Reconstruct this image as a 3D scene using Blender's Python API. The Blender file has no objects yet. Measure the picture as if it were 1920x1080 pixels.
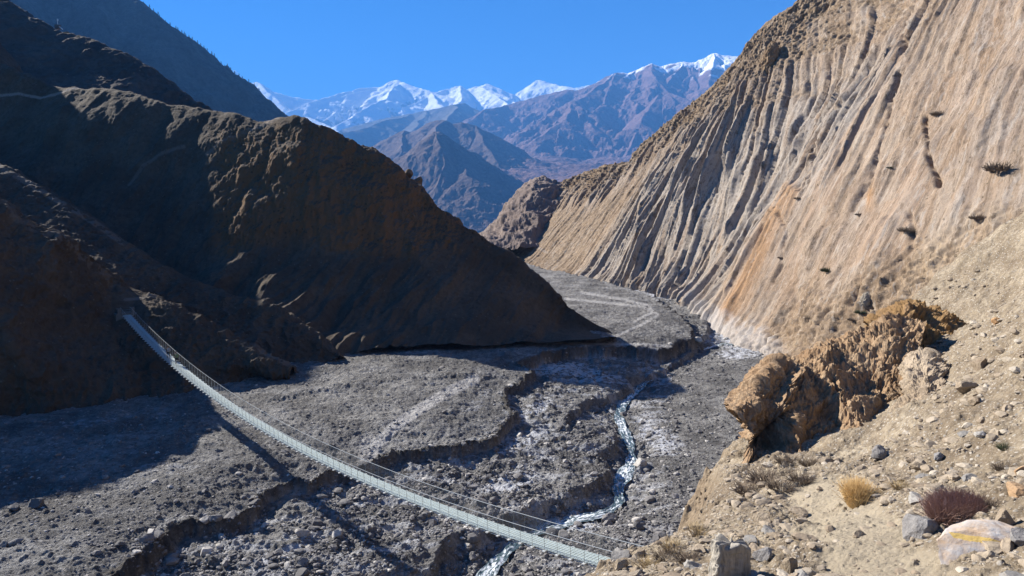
import bpy, math, random
import numpy as np
from mathutils import Vector, Matrix
random.seed(7)
SC = bpy.context.scene
COL = SC.collection
# ------------------------------------------------------------------ camera
FPX = 1280.0
PITCH = math.atan(170 / 1280)
cam_d = bpy.data.cameras.new('camera')
cam_d.lens = 24.0; cam_d.sensor_width = 36.0
cam_d.clip_start = 0.1; cam_d.clip_end = 90000
cam = bpy.data.objects.new('camera', cam_d); COL.objects.link(cam)
cam.location = (0, 0, 0)
cam.rotation_euler = (math.pi / 2 - PITCH, 0, 0)
SC.camera = cam
# ------------------------------------------------------------------ sky and sun
SUN_AZ = math.radians(34)      # forward of due left
SUN_EL = math.radians(31)
sdir = Vector((-math.cos(SUN_AZ) * math.cos(SUN_EL), math.sin(SUN_AZ) * math.cos(SUN_EL), math.sin(SUN_EL)))
w = bpy.data.worlds.new('World'); SC.world = w; w.use_nodes = True
nt = w.node_tree; nt.nodes.clear()
sky = nt.nodes.new('ShaderNodeTexSky'); sky.sky_type = 'NISHITA'; sky.sun_disc = False
sky.sun_elevation = SUN_EL
sky.sun_rotation = math.atan2(sdir.x, sdir.y)
sky.altitude = 2800; sky.air_density = 1.0; sky.dust_density = 0.35; sky.ozone_density = 4.0
hs = nt.nodes.new('ShaderNodeHueSaturation'); hs.inputs['Saturation'].default_value = 1.7
hs.inputs['Value'].default_value = 1.0
bg = nt.nodes.new('ShaderNodeBackground'); bg.inputs[1].default_value = 0.042
out = nt.nodes.new('ShaderNodeOutputWorld')
tint = nt.nodes.new('ShaderNodeMix'); tint.data_type = 'RGBA'; tint.blend_type = 'MULTIPLY'; tint.inputs[0].default_value = 1; tint.inputs[7].default_value = (.55, .88, 1.05, 1)
nt.links.new(sky.outputs[0], hs.inputs['Color']); nt.links.new(hs.outputs[0], tint.inputs[6]); nt.links.new(tint.outputs[2], bg.inputs[0]); nt.links.new(bg.outputs[0], out.inputs[0])
sun_d = bpy.data.lights.new('sun', 'SUN'); sun_d.energy = 5.0; sun_d.angle = math.radians(0.5); sun_d.color = (1, 0.94, 0.84)
sun = bpy.data.objects.new('sun', sun_d); COL.objects.link(sun)
sun.rotation_euler = sdir.to_track_quat('Z', 'Y').to_euler()
SC.view_settings.view_transform = 'Standard'; SC.view_settings.look = 'None'
SC.view_settings.gamma = 1.0; SC.view_settings.exposure = 1.68
SC.cycles.volume_bounces = 0; SC.cycles.max_bounces = 5; SC.cycles.diffuse_bounces = 2
SC.cycles.transparent_max_bounces = 12

# ------------------------------------------------------------------ helpers: geometry from view rays
CP, SP = math.cos(PITCH), math.sin(PITCH)
def ray(px, py):
    u = (np.asarray(px, float) - 960) / FPX; v = (540 - np.asarray(py, float)) / FPX
    return np.stack([u, CP + v * SP, -SP + v * CP], -1)
def W(px, py, d):
    r = ray(px, py); return r * (np.asarray(d, float) / r[..., 1])[..., None]
def WL(pts):
    a = np.array(pts, float); return W(a[:, 0], a[:, 1], a[:, 2])
def GP(pts, z):
    a = np.array(pts, float); r = ray(a[:, 0], a[:, 1]); return r * (z / r[:, 2])[:, None]
def proj(P):
    y = P[..., 1] * CP - P[..., 2] * SP; u = P[..., 0] / y; v = (P[..., 1] * SP + P[..., 2] * CP) / y
    return 960 + u * FPX, 540 - v * FPX

# ------------------------------------------------------------------ helpers: noise
rng = np.random.default_rng(11)
PERM = rng.permutation(4096).astype(np.int32)
ang = rng.random(4096) * 2 * np.pi
G2 = np.stack([np.cos(ang), np.sin(ang)], -1).astype(np.float32)
_g = rng.normal(size=(4096, 3)); G3 = (_g / np.linalg.norm(_g, axis=1)[:, None]).astype(np.float32)
RND = rng.random((4096, 4)).astype(np.float32)
def h2(i, j, s=0): return PERM[(PERM[(i + s * 131) & 4095] + j) & 4095]
def n2(x, y, s=0):
    x = np.asarray(x, np.float32); y = np.asarray(y, np.float32)
    i = np.floor(x).astype(np.int32); j = np.floor(y).astype(np.int32); fx = x - i; fy = y - j
    u = fx * fx * fx * (fx * (fx * 6 - 15) + 10); v = fy * fy * fy * (fy * (fy * 6 - 15) + 10)
    def g(a, b):
        q = G2[h2(i + a, j + b, s)]; return q[..., 0] * (fx - a) + q[..., 1] * (fy - b)
    a0 = g(0, 0); a1 = g(1, 0); b0 = g(0, 1); b1 = g(1, 1)
    return ((a0 + (a1 - a0) * u) * (1 - v) + (b0 + (b1 - b0) * u) * v) * 1.5
def n3(x, y, z, s=0):
    x = np.asarray(x, np.float32); y = np.asarray(y, np.float32); z = np.asarray(z, np.float32)
    i = np.floor(x).astype(np.int32); j = np.floor(y).astype(np.int32); k = np.floor(z).astype(np.int32)
    fx = x - i; fy = y - j; fz = z - k
    u = fx * fx * (3 - 2 * fx); v = fy * fy * (3 - 2 * fy); ww = fz * fz * (3 - 2 * fz)
    r = 0
    for a in (0, 1):
        for b in (0, 1):
            hb = PERM[(PERM[(i + a + s * 131) & 4095] + j + b) & 4095]
            for c in (0, 1):
                q = G3[PERM[(hb + k + c) & 4095]]
                r = r + (q[..., 0] * (fx - a) + q[..., 1] * (fy - b) + q[..., 2] * (fz - c)) * ((u if a else 1 - u) * (v if b else 1 - v) * (ww if c else 1 - ww))
    return r * 1.5
def fbm(x, y, o=5, s=0, g=0.5):
    r = 0; a = 1
    for k in range(o): r = r + a * n2(x, y, s + k); x = x * 2.03 + 5.1; y = y * 2.03 + 1.7; a *= g
    return r
def rdg(x, y, o=5, s=0, g=0.5):
    r = 0; a = 1
    for k in range(o): r = r + a * (1 - 2 * np.abs(n2(x, y, s + k))); x = x * 2.03 + 3.3; y = y * 2.03 + 7.9; a *= g
    return r
def fbm3(P, l, o=5, s=0, g=0.5, st=(1, 1, 1)):
    x = P[..., 0] / l / st[0]; y = P[..., 1] / l / st[1]; z = P[..., 2] / l / st[2]; r = 0; a = 1
    for k in range(o): r = r + a * n3(x, y, z, s + k); x = x * 2.03 + 5.1; y = y * 2.03 + 1.7; z = z * 2.03 + 2.9; a *= g
    return r
def rdg3(P, l, o=5, s=0, g=0.5, st=(1, 1, 1)):
    x = P[..., 0] / l / st[0]; y = P[..., 1] / l / st[1]; z = P[..., 2] / l / st[2]; r = 0; a = 1
    for k in range(o): r = r + a * (1 - 2 * np.abs(n3(x, y, z, s + k))); x = x * 2.03 + 5.1; y = y * 2.03 + 1.7; z = z * 2.03 + 2.9; a *= g
    return r
def rocks(x, y, cell, prob, s=0, rmin=.15, rmax=.5, ht=.6):
    """height of half buried stones scattered one per grid cell"""
    X = x / cell; Y = y / cell; i = np.floor(X).astype(np.int32); j = np.floor(Y).astype(np.int32); best = np.zeros_like(X, dtype=np.float32)
    for a in (-1, 0, 1):
        for b in (-1, 0, 1):
            hh = h2(i + a, j + b, s); q = RND[hh]
            on = (RND[PERM[hh], 3] < prob)
            dx = X - (i + a) - .2 - .6 * q[..., 0]; dy = Y - (j + b) - .2 - .6 * q[..., 1]
            r = rmin + (rmax - rmin) * q[..., 2] ** 3
            th = q[..., 3] * 6.283; c = np.cos(th); t = np.sin(th)
            e = (dx * c + dy * t) / r; f = (-dx * t + dy * c) / (r * .7)
            dd = np.maximum(np.abs(e) * .8 + np.abs(f) * .45, np.sqrt(e * e + f * f))
            best = np.maximum(best, on * r * np.clip(1.15 - dd, 0, .8) * (1 + .5 * e * (q[..., 0] - .5)))
    return best * cell * ht * 2
def sstep(a, b, x):
    t = np.clip((x - a) / (b - a), 0, 1); return t * t * (3 - 2 * t)
def seg_dist(X, Y, pl, closed=False):
    """distance to polyline, nearest z, and signed side"""
    n = len(pl); best = np.full(X.shape, 1e9, np.float32); zz = np.zeros(X.shape, np.float32); ss = np.zeros(X.shape, np.float32); par = np.zeros(X.shape, np.float32); L = 0
    for k in range(n if closed else n - 1):
        a = pl[k]; b = pl[(k + 1) % n]; dx, dy = b[0] - a[0], b[1] - a[1]; l2 = dx * dx + dy * dy + 1e-9
        t = np.clip(((X - a[0]) * dx + (Y - a[1]) * dy) / l2, 0, 1)
        ex = X - a[0] - t * dx; ey = Y - a[1] - t * dy; d = np.sqrt(ex * ex + ey * ey); m = d < best
        best = np.where(m, d, best)
        if len(a) > 2: zz = np.where(m, a[2] + (b[2] - a[2]) * t, zz)
        ss = np.where(m, np.sign(dx * ey - dy * ex), ss); par = np.where(m, L + t * math.sqrt(l2), par); L += math.sqrt(l2)
    return best, zz, ss, par
def inside(X, Y, pl):
    c = np.zeros(X.shape, bool); n = len(pl)
    for k in range(n):
        x1, y1 = pl[k][:2]; x2, y2 = pl[(k + 1) % n][:2]
        if abs(y1 - y2) < 1e-9: continue
        m = ((y1 > Y) != (y2 > Y)) & (X < (x2 - x1) * (Y - y1) / (y2 - y1) + x1); c ^= m
    return c
def sdf(X, Y, pl):
    d = seg_dist(X, Y, [p[:2] for p in pl], True)[0]; return np.where(inside(X, Y, pl), d, -d)

# ------------------------------------------------------------------ helpers: meshes
def props(o, label=None, cat=None, group=None, kind=None):
    if label: o['label'] = label
    if cat: o['category'] = cat
    if group: o['group'] = group
    if kind: o['kind'] = kind
    return o
def link(name, me, mat=None, parent=None):
    o = bpy.data.objects.new(name, me); COL.objects.link(o)
    if mat and me is not None: me.materials.append(mat)
    if parent: o.parent = parent
    return o
def grid_obj(name, P, mat, uv=None, attr=None, parent=None, flip=False, smooth=True):
    R, C = P.shape[:2]; me = bpy.data.meshes.new(name); n = R * C
    me.vertices.add(n); me.vertices.foreach_set('co', P.reshape(-1, 3).astype(np.float32).ravel())
    i = np.arange(n, dtype=np.int32).reshape(R, C); a, b, c, d = i[:-1, :-1], i[:-1, 1:], i[1:, 1:], i[1:, :-1]
    q = np.stack([a, d, c, b] if flip else [a, b, c, d], -1).reshape(-1, 4); m = len(q)
    me.loops.add(m * 4); me.loops.foreach_set('vertex_index', q.ravel()); me.polygons.add(m)
    me.polygons.foreach_set('loop_start', np.arange(m, dtype=np.int32) * 4); me.update()
    if smooth: me.polygons.foreach_set('use_smooth', np.ones(m, bool))
    else: me.polygons.foreach_set('use_smooth', np.zeros(m, bool))
    if uv is not None:
        l = me.uv_layers.new(name='uv'); l.data.foreach_set('uv', uv.reshape(-1, 2)[q.ravel()].astype(np.float32).ravel())
    if attr is not None:
        A = np.zeros((n, 4), np.float32); A[:, :3] = attr.reshape(-1, attr.shape[-1])[:, :3]; A[:, 3] = attr.reshape(-1, attr.shape[-1])[:, 3] if attr.shape[-1] > 3 else 1
        t = me.color_attributes.new('mask', 'FLOAT_COLOR', 'POINT'); t.data.foreach_set('color', A.ravel())
    return link(name, me, mat, parent)
def poly_obj(name, V, F, mat, parent=None, smooth=False):
    me = bpy.data.meshes.new(name); me.from_pydata([tuple(map(float, v)) for v in V], [], F); me.update()
    if smooth: me.polygons.foreach_set('use_smooth', np.ones(len(me.polygons), bool))
    return link(name, me, mat, parent)
def resample(pl, n, key=None):
    pl = np.asarray(pl, float); k = pl if key is None else np.asarray(key, float)
    s = np.concatenate([[0], np.cumsum(np.linalg.norm(np.diff(k, axis=0), axis=1))]); s /= s[-1]; t = np.linspace(0, 1, n)
    return np.stack([np.interp(t, s, pl[:, c]) for c in range(pl.shape[1])], -1)
def smooth1(A, k):
    ker = np.hanning(k + 2)[1:-1]; ker /= ker.sum(); B = A.copy()
    for c in range(A.shape[1]):
        p = np.pad(A[:, c], k // 2, 'reflect', reflect_type='odd'); B[:, c] = np.convolve(p, ker, 'valid')[:len(A)]
    return B
def loft(rows, ncol, nrow, rt=None, sm=9):
    """rows: list of lists of (px,py,depth) or world arrays -> dense surface through them"""
    RR = []
    for r in rows:
        if isinstance(r, list): a = np.array(r, float); q = resample(WL(r), ncol, a[:, :2])
        else: q = resample(r, ncol)
        RR.append(smooth1(q, sm) if sm > 1 else q)
    RR = np.array(RR); k = len(RR)
    if rt is None:
        d = [0] + [np.linalg.norm(RR[i + 1] - RR[i], axis=1).mean() for i in range(k - 1)]; rt = np.cumsum(d); rt = rt / rt[-1]
    rt = np.asarray(rt, float); T = np.linspace(0, 1, nrow); m = np.zeros_like(RR)
    for i in range(k):
        a, b = max(i - 1, 0), min(i + 1, k - 1); m[i] = (RR[b] - RR[a]) / (rt[b] - rt[a])
    out = np.zeros((nrow, ncol, 3))
    for n_, t in enumerate(T):
        i = min(int(np.searchsorted(rt, t, 'right')) - 1, k - 2); h = rt[i + 1] - rt[i]; s = (t - rt[i]) / h
        out[n_] = (2 * s**3 - 3 * s**2 + 1) * RR[i] + (s**3 - 2 * s**2 + s) * h * m[i] + (-2 * s**3 + 3 * s**2) * RR[i + 1] + (s**3 - s**2) * h * m[i + 1]
    return out, T
def normals(P):
    du = np.gradient(P, axis=1); dv = np.gradient(P, axis=0); n = np.cross(du, dv); return n / (np.linalg.norm(n, axis=-1, keepdims=True) + 1e-9)
def uvof(P):
    du = np.linalg.norm(np.diff(P, axis=1), axis=-1).mean(0); dv = np.linalg.norm(np.diff(P, axis=0), axis=-1).mean(1)
    U = np.concatenate([[0], np.cumsum(du)]); V = np.concatenate([[0], np.cumsum(dv)])
    return np.stack(np.broadcast_arrays(U[None, :], V[:, None]), -1)

def cragn(P, seed, l, lean=.6):
    c = math.sqrt(1 - lean * lean); q = P @ np.array([[c, 0, -lean], [0, 1, 0], [lean, 0, c]]).T
    wq = q + .35 * l * np.stack([fbm3(P, l, 3, seed + 70), fbm3(P, l, 3, seed + 75), 0 * P[..., 0]], -1)
    d = rdg3(wq, l, 5, seed, .55, (.55, 1, 1.9)) - .8
    st = fbm3(wq, l * .8, 3, seed + 30, .5, (.6, 1, 2)) * 2.2
    return d * .75 + .45 * (np.abs(st - np.round(st)) * 2 - .5) + .30 * (rdg3(P, l * .22, 4, seed + 50, .55) - .8)
# ------------------------------------------------------------------ helpers: materials
class NM:
    def __init__(s, name, rough=.9, spec=.2):
        s.m = bpy.data.materials.new(name); s.m.use_nodes = True; s.t = s.m.node_tree; s.t.nodes.clear()
        s.o = s.n('ShaderNodeOutputMaterial'); s.b = s.n('ShaderNodeBsdfPrincipled'); s.b.inputs['Roughness'].default_value = rough
        s.b.inputs['Specular IOR Level'].default_value = spec; s.l(s.b.outputs[0], s.o.inputs[0])
    def n(s, t, **k):
        q = s.t.nodes.new(t)
        for a, b in k.items(): setattr(q, a, b)
        return q
    def l(s, a, b): s.t.links.new(a, b)
    def val(s, x, sock):
        if isinstance(x, (int, float)): sock.default_value = x
        elif isinstance(x, tuple): sock.default_value = (*x, 1) if len(x) == 3 and sock.type == 'RGBA' else x
        else: s.l(x, sock)
    def co(s, uv=False):
        if uv: return s.n('ShaderNodeUVMap', uv_map='uv').outputs[0]
        return s.n('ShaderNodeNewGeometry').outputs['Position']
    def mp(s, v, sc=(1, 1, 1), rot=(0, 0, 0)):
        q = s.n('ShaderNodeMapping'); q.inputs['Scale'].default_value = sc; q.inputs['Rotation'].default_value = rot; s.l(v, q.inputs[0]); return q.outputs[0]
    def noise(s, v, scale, det=6, rough=.55, dist=0, ty='FBM'):
        q = s.n('ShaderNodeTexNoise'); q.noise_type = ty; q.inputs['Scale'].default_value = scale; q.inputs['Detail'].default_value = det
        q.inputs['Roughness'].default_value = rough; q.inputs['Distortion'].default_value = dist; s.l(v, q.inputs['Vector']); return q.outputs[0]
    def warp(s, v, scale, amt, det=3):
        q = s.n('ShaderNodeTexNoise'); q.inputs['Scale'].default_value = scale; q.inputs['Detail'].default_value = det; s.l(v, q.inputs['Vector'])
        a = s.n('ShaderNodeVectorMath', operation='SUBTRACT'); s.l(q.outputs['Color'], a.inputs[0]); a.inputs[1].default_value = (.5, .5, .5)
        b = s.n('ShaderNodeVectorMath', operation='SCALE'); s.l(a.outputs[0], b.inputs[0]); b.inputs['Scale'].default_value = amt
        c = s.n('ShaderNodeVectorMath', operation='ADD'); s.l(v, c.inputs[0]); s.l(b.outputs[0], c.inputs[1]); return c.outputs[0]
    def vor(s, v, scale, feat='F1', out='Distance', rnd=1):
        q = s.n('ShaderNodeTexVoronoi', feature=feat); q.inputs['Scale'].default_value = scale; s.l(v, q.inputs['Vector']); return q.outputs[out]
    def ramp(s, f, *st):
        q = s.n('ShaderNodeValToRGB'); e = q.color_ramp.elements
        while len(e) < len(st): e.new(.5)
        for a, (p, c) in zip(e, st): a.position = p; a.color = (*c, 1) if isinstance(c, tuple) else (c, c, c, 1)
        s.l(f, q.inputs[0]); return q.outputs[0]
    def mix(s, f, a, b, mode='MIX'):
        q = s.n('ShaderNodeMix', data_type='RGBA', blend_type=mode); s.val(f, q.inputs[0]); s.val(a, q.inputs[6]); s.val(b, q.inputs[7]); return q.outputs[2]
    def ma(s, op, a, b=0.0, c=False):
        q = s.n('ShaderNodeMath', operation=op, use_clamp=c); s.val(a, q.inputs[0]); s.val(b, q.inputs[1]); return q.outputs[0]
    def mask(s):
        a = s.n('ShaderNodeVertexColor', layer_name='mask'); q = s.n('ShaderNodeSeparateColor'); s.l(a.outputs[0], q.inputs[0]); s.al = a.outputs[1]; return q.outputs
    def bump(s, h, st=.5, dist=.1, prev=None):
        q = s.n('ShaderNodeBump'); q.inputs['Strength'].default_value = st; q.inputs['Distance'].default_value = dist; s.l(h, q.inputs['Height'])
        if prev is not None: s.l(prev, q.inputs['Normal'])
        return q.outputs[0]
    def fin(s, col, nor=None, rough=None):
        s.val(col, s.b.inputs['Base Color'])
        if nor is not None: s.l(nor, s.b.inputs['Normal'])
        if rough is not None: s.val(rough, s.b.inputs['Roughness'])
        return s.m
def plain(name, c, rough=.8, metal=0, var=.25, scale=3.0):
    m = NM(name, rough); m.b.inputs['Metallic'].default_value = metal
    f = m.noise(m.co(), scale, 4); col = m.mix(f, tuple(x * (1 - var) for x in c), tuple(min(1, x * (1 + var)) for x in c)); return m.fin(col)
# ================================================================== far mountains
def mat_mtn(name, c1, c2, sc, snow=False, dots=None, bump=1.0):
    m = NM(name, .95, .1); p = m.co()
    a = m.noise(m.mp(p, (1, 1, .5)), sc, 8, .65); b = m.noise(p, sc * 7, 6, .7)
    col = m.mix(m.ramp(a, (.35, 0.), (.65, 1.)), c1, c2)
    col = m.mix(m.ramp(b, (.4, 0.), (.62, .6)), col, tuple(x * .55 for x in c1))
    if dots:
        v = m.vor(p, dots); col = m.mix(m.ramp(v, (.15, .7), (.3, 0.)), col, (.035, .04, .03))
    k = m.mask()
    if snow: col = m.mix(k[0], col, (.86, .88, .92))
    else: col = m.mix(k[0], col, tuple(min(1, x * 1.7) for x in c2))
    return m.fin(col, m.bump(b, .6 * bump, 1.2 / sc / 7))
def roof(X, Y, lines, slopes, wx=0, wl=1, s=0):
    if wx:
        dx = fbm(X / wl, Y / wl, 4, s + 20) * wx; dy = fbm(X / wl, Y / wl, 4, s + 40) * wx; X = X + dx; Y = Y + dy
    Z = np.full(X.shape, -1e9, np.float32); D = np.zeros(X.shape, np.float32)
    for pl, sl in zip(lines, slopes):
        for k in range(len(pl) - 1):
            a, b = pl[k], pl[k + 1]; dx, dy = b[0] - a[0], b[1] - a[1]; l2 = dx * dx + dy * dy + 1e-9
            t = np.clip(((X - a[0]) * dx + (Y - a[1]) * dy) / l2, 0, 1); d = np.hypot(X - a[0] - t * dx, Y - a[1] - t * dy)
            z = a[2] + (b[2] - a[2]) * t - sl * d; m = z > Z; Z = np.where(m, z, Z); D = np.where(m, d, D)
    return Z, D
def mtn(name, lines, slopes, px0, px1, d0, d1, nc, nr, floor, wl, amp, mat, snowf=None, seed=0, warp=.25, kind='structure', label=None, cat=None):
    """terrain under a network of ridge lines"""
    K = 2.0; lines = [[tuple(np.array(q) * K) for q in l] for l in lines]; d0 *= K; d1 *= K; wl *= K; amp *= K; floor = None if floor is None else floor * K
    px = np.linspace(px0, px1, nc)[None, :]; d = (d0 * (d1 / d0) ** np.linspace(0, 1, nr))[:, None]
    X = (px - 960) / FPX * 1.0 * d; Y = np.broadcast_to(d, X.shape).copy()
    Z, D = roof(X, Y, lines, slopes, wl * warp * .3, wl, seed)
    f = np.clip(D / (wl * .8), 0, 1)
    Z = Z + amp * (f * (rdg(X / wl, Y / wl, 7, seed, .52) - .9) + (.07 if snowf is sn else .07) * (fbm(X / wl * 5, Y / wl * 5, 5, seed + 9)))
    if floor is not None:
        fl = (floor * (Y / d1) ** .8 * 1.2 if name != 'purple_mountain' else K * 98 + (Y - K * 3600) * .106) + amp * (.25 if name != 'purple_mountain' else .8) * fbm(X / wl, Y / wl, 5, seed + 3); Z = np.maximum(Z, fl) + .0
    P = np.stack([X, Y, Z], -1); n = normals(P); n *= np.sign(n[..., 2:3])
    at = np.zeros(P.shape)
    if snowf is not None: at[..., 0] = snowf(P / K, n)
    o = grid_obj(name, P, mat, attr=at); props(o, label, cat, kind=kind); return o
def spurs(crest, every, L, drop, seed, out, slopes, sl, lat=.35):
    r = random.Random(seed); n = len(crest)
    for i in range(1, n - 1):
        if crest[i][2] >= crest[i - 1][2] and crest[i][2] >= crest[i + 1][2] - 1e-6 or r.random() < every:
            p = np.array(crest[i]); q = [p.copy()]; a = r.uniform(-lat, lat)
            for k in range(4):
                a += r.uniform(-.3, .3); step = L / 4; p = p + np.array([math.sin(a) * step, -math.cos(a) * step, -drop / 4 * r.uniform(.7, 1.3)]); q.append(p.copy())
            out.append(q); slopes.append(sl)
def crestW(pts, d): return [tuple(x) for x in WL([(a, b, (d if len(c) == 0 else c[0])) for a, b, *c in pts])]

# snow range
m_snow = mat_mtn('snow_range_rock', (.10, .095, .10), (.2, .19, .19), .0015, snow=True)
DS = 14000
cr = crestW([(300, 60), (360, 90), (415, 130), (440, 150), (462, 157), (480, 153), (495, 160), (515, 172), (545, 181), (580, 187), (610, 187), (640, 183), (660, 173), (680, 168), (700, 163), (716, 166), (730, 153), (742, 149), (757, 156), (775, 162), (795, 172), (815, 172), (835, 167), (848, 162), (862, 161), (875, 167), (890, 162), (900, 161), (912, 156), (925, 165), (945, 180), (955, 182), (972, 172), (990, 161), (1005, 151), (1013, 151), (1030, 161), (1045, 168), (1080, 166), (1110, 158), (1130, 146), (1200, 140)], DS)
ls, sl = [cr], [.95]; spurs(cr, .5, 3200, 1150, 3, ls, sl, .75, .9)
def sn(P, n):
    z = P[..., 2]; l = 500; r = fbm3(P, 300, 5, 61); st = n[..., 2]
    return np.clip(sstep(.0, .28, st - .50 + r * .30 + (z - 1150) / 3000) * sstep(450, 1000, z + r * 500), 0, 1)
mtn('snow_mountains', ls, sl, 280, 1260, 9500, 15500, 900, 420, 200, 1100, 230, m_snow, sn, 5)
# blue ridge in front of the snow range
m_b = mat_mtn('blue_ridge_rock', (.09, .09, .09), (.16, .15, .14), .002)
cr = crestW([(560, 300), (640, 242), (680, 232), (730, 220), (770, 213), (800, 207), (835, 198), (870, 193), (885, 205), (900, 215), (960, 230)], 9000)
ls, sl = [cr], [.55]; spurs(cr, .4, 2200, 500, 8, ls, sl, .6)
mtn('ridge_hills', ls, sl, 540, 1000, 6800, 9600, 400, 200, 50, 600, 60, m_b, None, 9)
# purple mountain on the right
m_p = mat_mtn('purple_mountain_rock', (.13, .085, .09), (.24, .155, .155), .002, snow=True, dots=.018)
DP = 8000
cr = crestW([(840, 250, 6800), (870, 232, 7200), (910, 205, 7600), (950, 196), (990, 186), (1040, 172), (1060, 167), (1085, 168), (1110, 160), (1140, 143), (1158, 136), (1175, 137), (1190, 131), (1205, 125), (1222, 118), (1240, 124), (1260, 119), (1280, 116), (1300, 117), (1318, 112), (1335, 100), (1345, 98), (1360, 103), (1400, 108), (1460, 95), (1560, 60)], DP)
ls, sl = [cr], [.62]
ls.append([tuple(x) for x in WL([(1155, 137, 8000), (1120, 165, 7300), (1075, 190, 6800), (1060, 225, 6300), (1000, 262, 5900)])]); sl.append(.6)
ls.append([tuple(x) for x in WL([(1085, 190, 6900), (1110, 240, 6200), (1090, 290, 5800)])]); sl.append(.6)
ls.append([tuple(x) for x in WL([(1280, 117, 8000), (1240, 170, 7000), (1200, 230, 6200), (1170, 300, 5600)])]); sl.append(.6)
ls.append([tuple(x) for x in WL([(1340, 98, 8000), (1330, 160, 7000), (1300, 240, 6200)])]); sl.append(.6)
spurs(cr, .35, 1500, 700, 13, ls, sl, .62, .7)
def sp_(P, n):
    r = fbm3(P, 160, 5, 71); px, py = proj(P)
    return sstep(0, 110, P[..., 2] - 1390 + r * 230 + (px - 1180) * .55 * (px > 1180)) * (px > 1060)
mtn('purple_mountain', ls, sl, 820, 1560, 3400, 8600, 760, 460, 240, 420, 62, m_p, sp_, 14, label='hazy purple brown mountain with snow on its crest, right of the white peaks', cat='mountain')
# middle pyramids
m_c = mat_mtn('pyramid_rock', (.09, .068, .066), (.16, .12, .11), .004)
cr = crestW([(690, 300), (710, 276), (735, 255), (757, 244), (780, 250), (800, 231), (815, 226), (830, 225), (847, 232), (865, 229), (890, 235), (905, 243), (925, 252), (960, 280), (990, 300), (1020, 316), (1060, 332), (1100, 345)], 4700)
ls, sl = [cr], [.62]
ls.append([tuple(x) for x in WL([(890, 235, 4700), (905, 265, 4400), (930, 300, 4150), (960, 340, 3900)])]); sl.append(.62)
ls.append([tuple(x) for x in WL([(757, 244, 4700), (750, 280, 4300), (735, 320, 4000)])]); sl.append(.6)
ls.append([tuple(x) for x in WL([(830, 225, 4700), (810, 260, 4300)])]); sl.append(.6)
mtn('middle_hills', ls, sl, 640, 1140, 3300, 5000, 560, 300, -60, 260, 26, m_c, None, 17)
cr = crestW([(660, 370), (700, 325), (735, 302), (770, 281), (795, 264), (806, 252), (814, 246), (826, 247), (838, 255), (850, 265), (890, 296), (920, 313), (950, 331), (975, 346), (1010, 370), (1060, 400)], 3300)
ls, sl = [cr], [.8]
ls.append([tuple(x) for x in WL([(816, 246, 3300), (829, 275, 3170), (832, 310, 3060), (818, 350, 2930), (800, 395, 2800)])]); sl.append(.85)
ls.append([tuple(x) for x in WL([(850, 265, 3300), (880, 330, 3000), (920, 400, 2750)])]); sl.append(.55)
mtn('pyramid_hill', ls, sl, 620, 1100, 2450, 3500, 560, 300, -240, 150, 15, m_c, None, 23, label='dark pyramid shaped hill with a pale left flank, in the middle of the valley', cat='hill')
# far left mountain with conifers along its edge
m_e = mat_mtn('forest_mountain_rock', (.06, .052, .05), (.11, .10, .095), .01, dots=None)
DE = 1500
cr_e = crestW([(-250, -330, 1750), (-60, -200, 1700), (120, -90, 1600), (200, -42, 1550), (260, 2), (300, 36), (340, 71), (380, 105), (415, 132), (440, 152), (470, 178), (500, 191), (515, 204), (526, 216), (560, 240), (600, 270)], DE)
ls, sl = [cr_e], [.8]
for a, b in (((120, -90, 1600), (200, 110, 1250)), ((-60, -200, 1700), (60, 40, 1250))):
    ls.append([tuple(x) for x in WL([a, ((a[0] + b[0]) / 2 + 12, (a[1] + b[1]) / 2, (a[2] + b[2]) / 2), b])]); sl.append(.9)
mtn('forest_mountain', ls, sl, -260, 640, 800, 1800, 800, 400, None, 110, 13, m_e, None, 31, label='steep dark blue mountainside with tiny conifers on its skyline, upper left', cat='mountain')

# ================================================================== near hills
ZB = -30.0
def mat_hill(name, c1, c2, c3, sc=1.0, scrub=True):
    m = NM(name, .95, .15); p = m.co(); k = m.mask()
    a = m.noise(p, .12 * sc, 7, .6); b = m.noise(p, 1.1 * sc, 8, .7); c = m.noise(p, 7 * sc, 6, .75)
    col = m.mix(m.ramp(a, (.38, 0.), (.62, 1.)), c1, c2)
    col = m.mix(m.ramp(b, (.45, 0.), (.7, .8)), col, c3)
    col = m.mix(k[1], col, (.20, .17, .145)); col = m.mix(k[2], col, (.15, .085, .042))
    if scrub:
        v = m.vor(p, .9 * sc); u = m.ma('MULTIPLY', m.ramp(v, (.12, 1.), (.26, 0.)), m.ramp(a, (.4, .9), (.6, .2)))
        col = m.mix(u, col, (.045, .035, .025))
        v2 = m.vor(p, .8 * sc); col = m.mix(m.ramp(v2, (.08, .9), (.13, 0.)), col, (.13, .11, .09))
    col = m.mix(k[0], col, (.7, .74, .8))
    h = m.ma('ADD', m.ma('MULTIPLY', b, .5), m.ma('MULTIPLY', c, .25))
    return m.fin(col, m.bump(h, .9, .5 / sc))
m_hill = mat_hill('dark_hillside', (.066, .052, .040), (.098, .078, .060), (.045, .035, .027))
def gdisp(P, amp1, l1, amp2, l2, s, crag=0.0, cragmask=None):
    n = normals(P)
    if (n[..., 2].mean()) < 0: n = -n
    d = amp1 * fbm3(P, l1, 4, s) + amp2 * (rdg3(P, l2, 5, s + 10, .55) - .8)
    if crag: d = d + crag * (cragmask if cragmask is not None else 1) * (rdg3(P, 6, 5, s + 20, .6, (1, 1, 1.8)) - .7)
    return P + n * d[..., None], n
def below(row, dy, dz):
    r = WL(row) if isinstance(row, list) else row
    r = r.copy(); r[:, 1] += dy; r[:, 2] += dz; return r
def base(pts): return GP(pts, -29.3)
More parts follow.
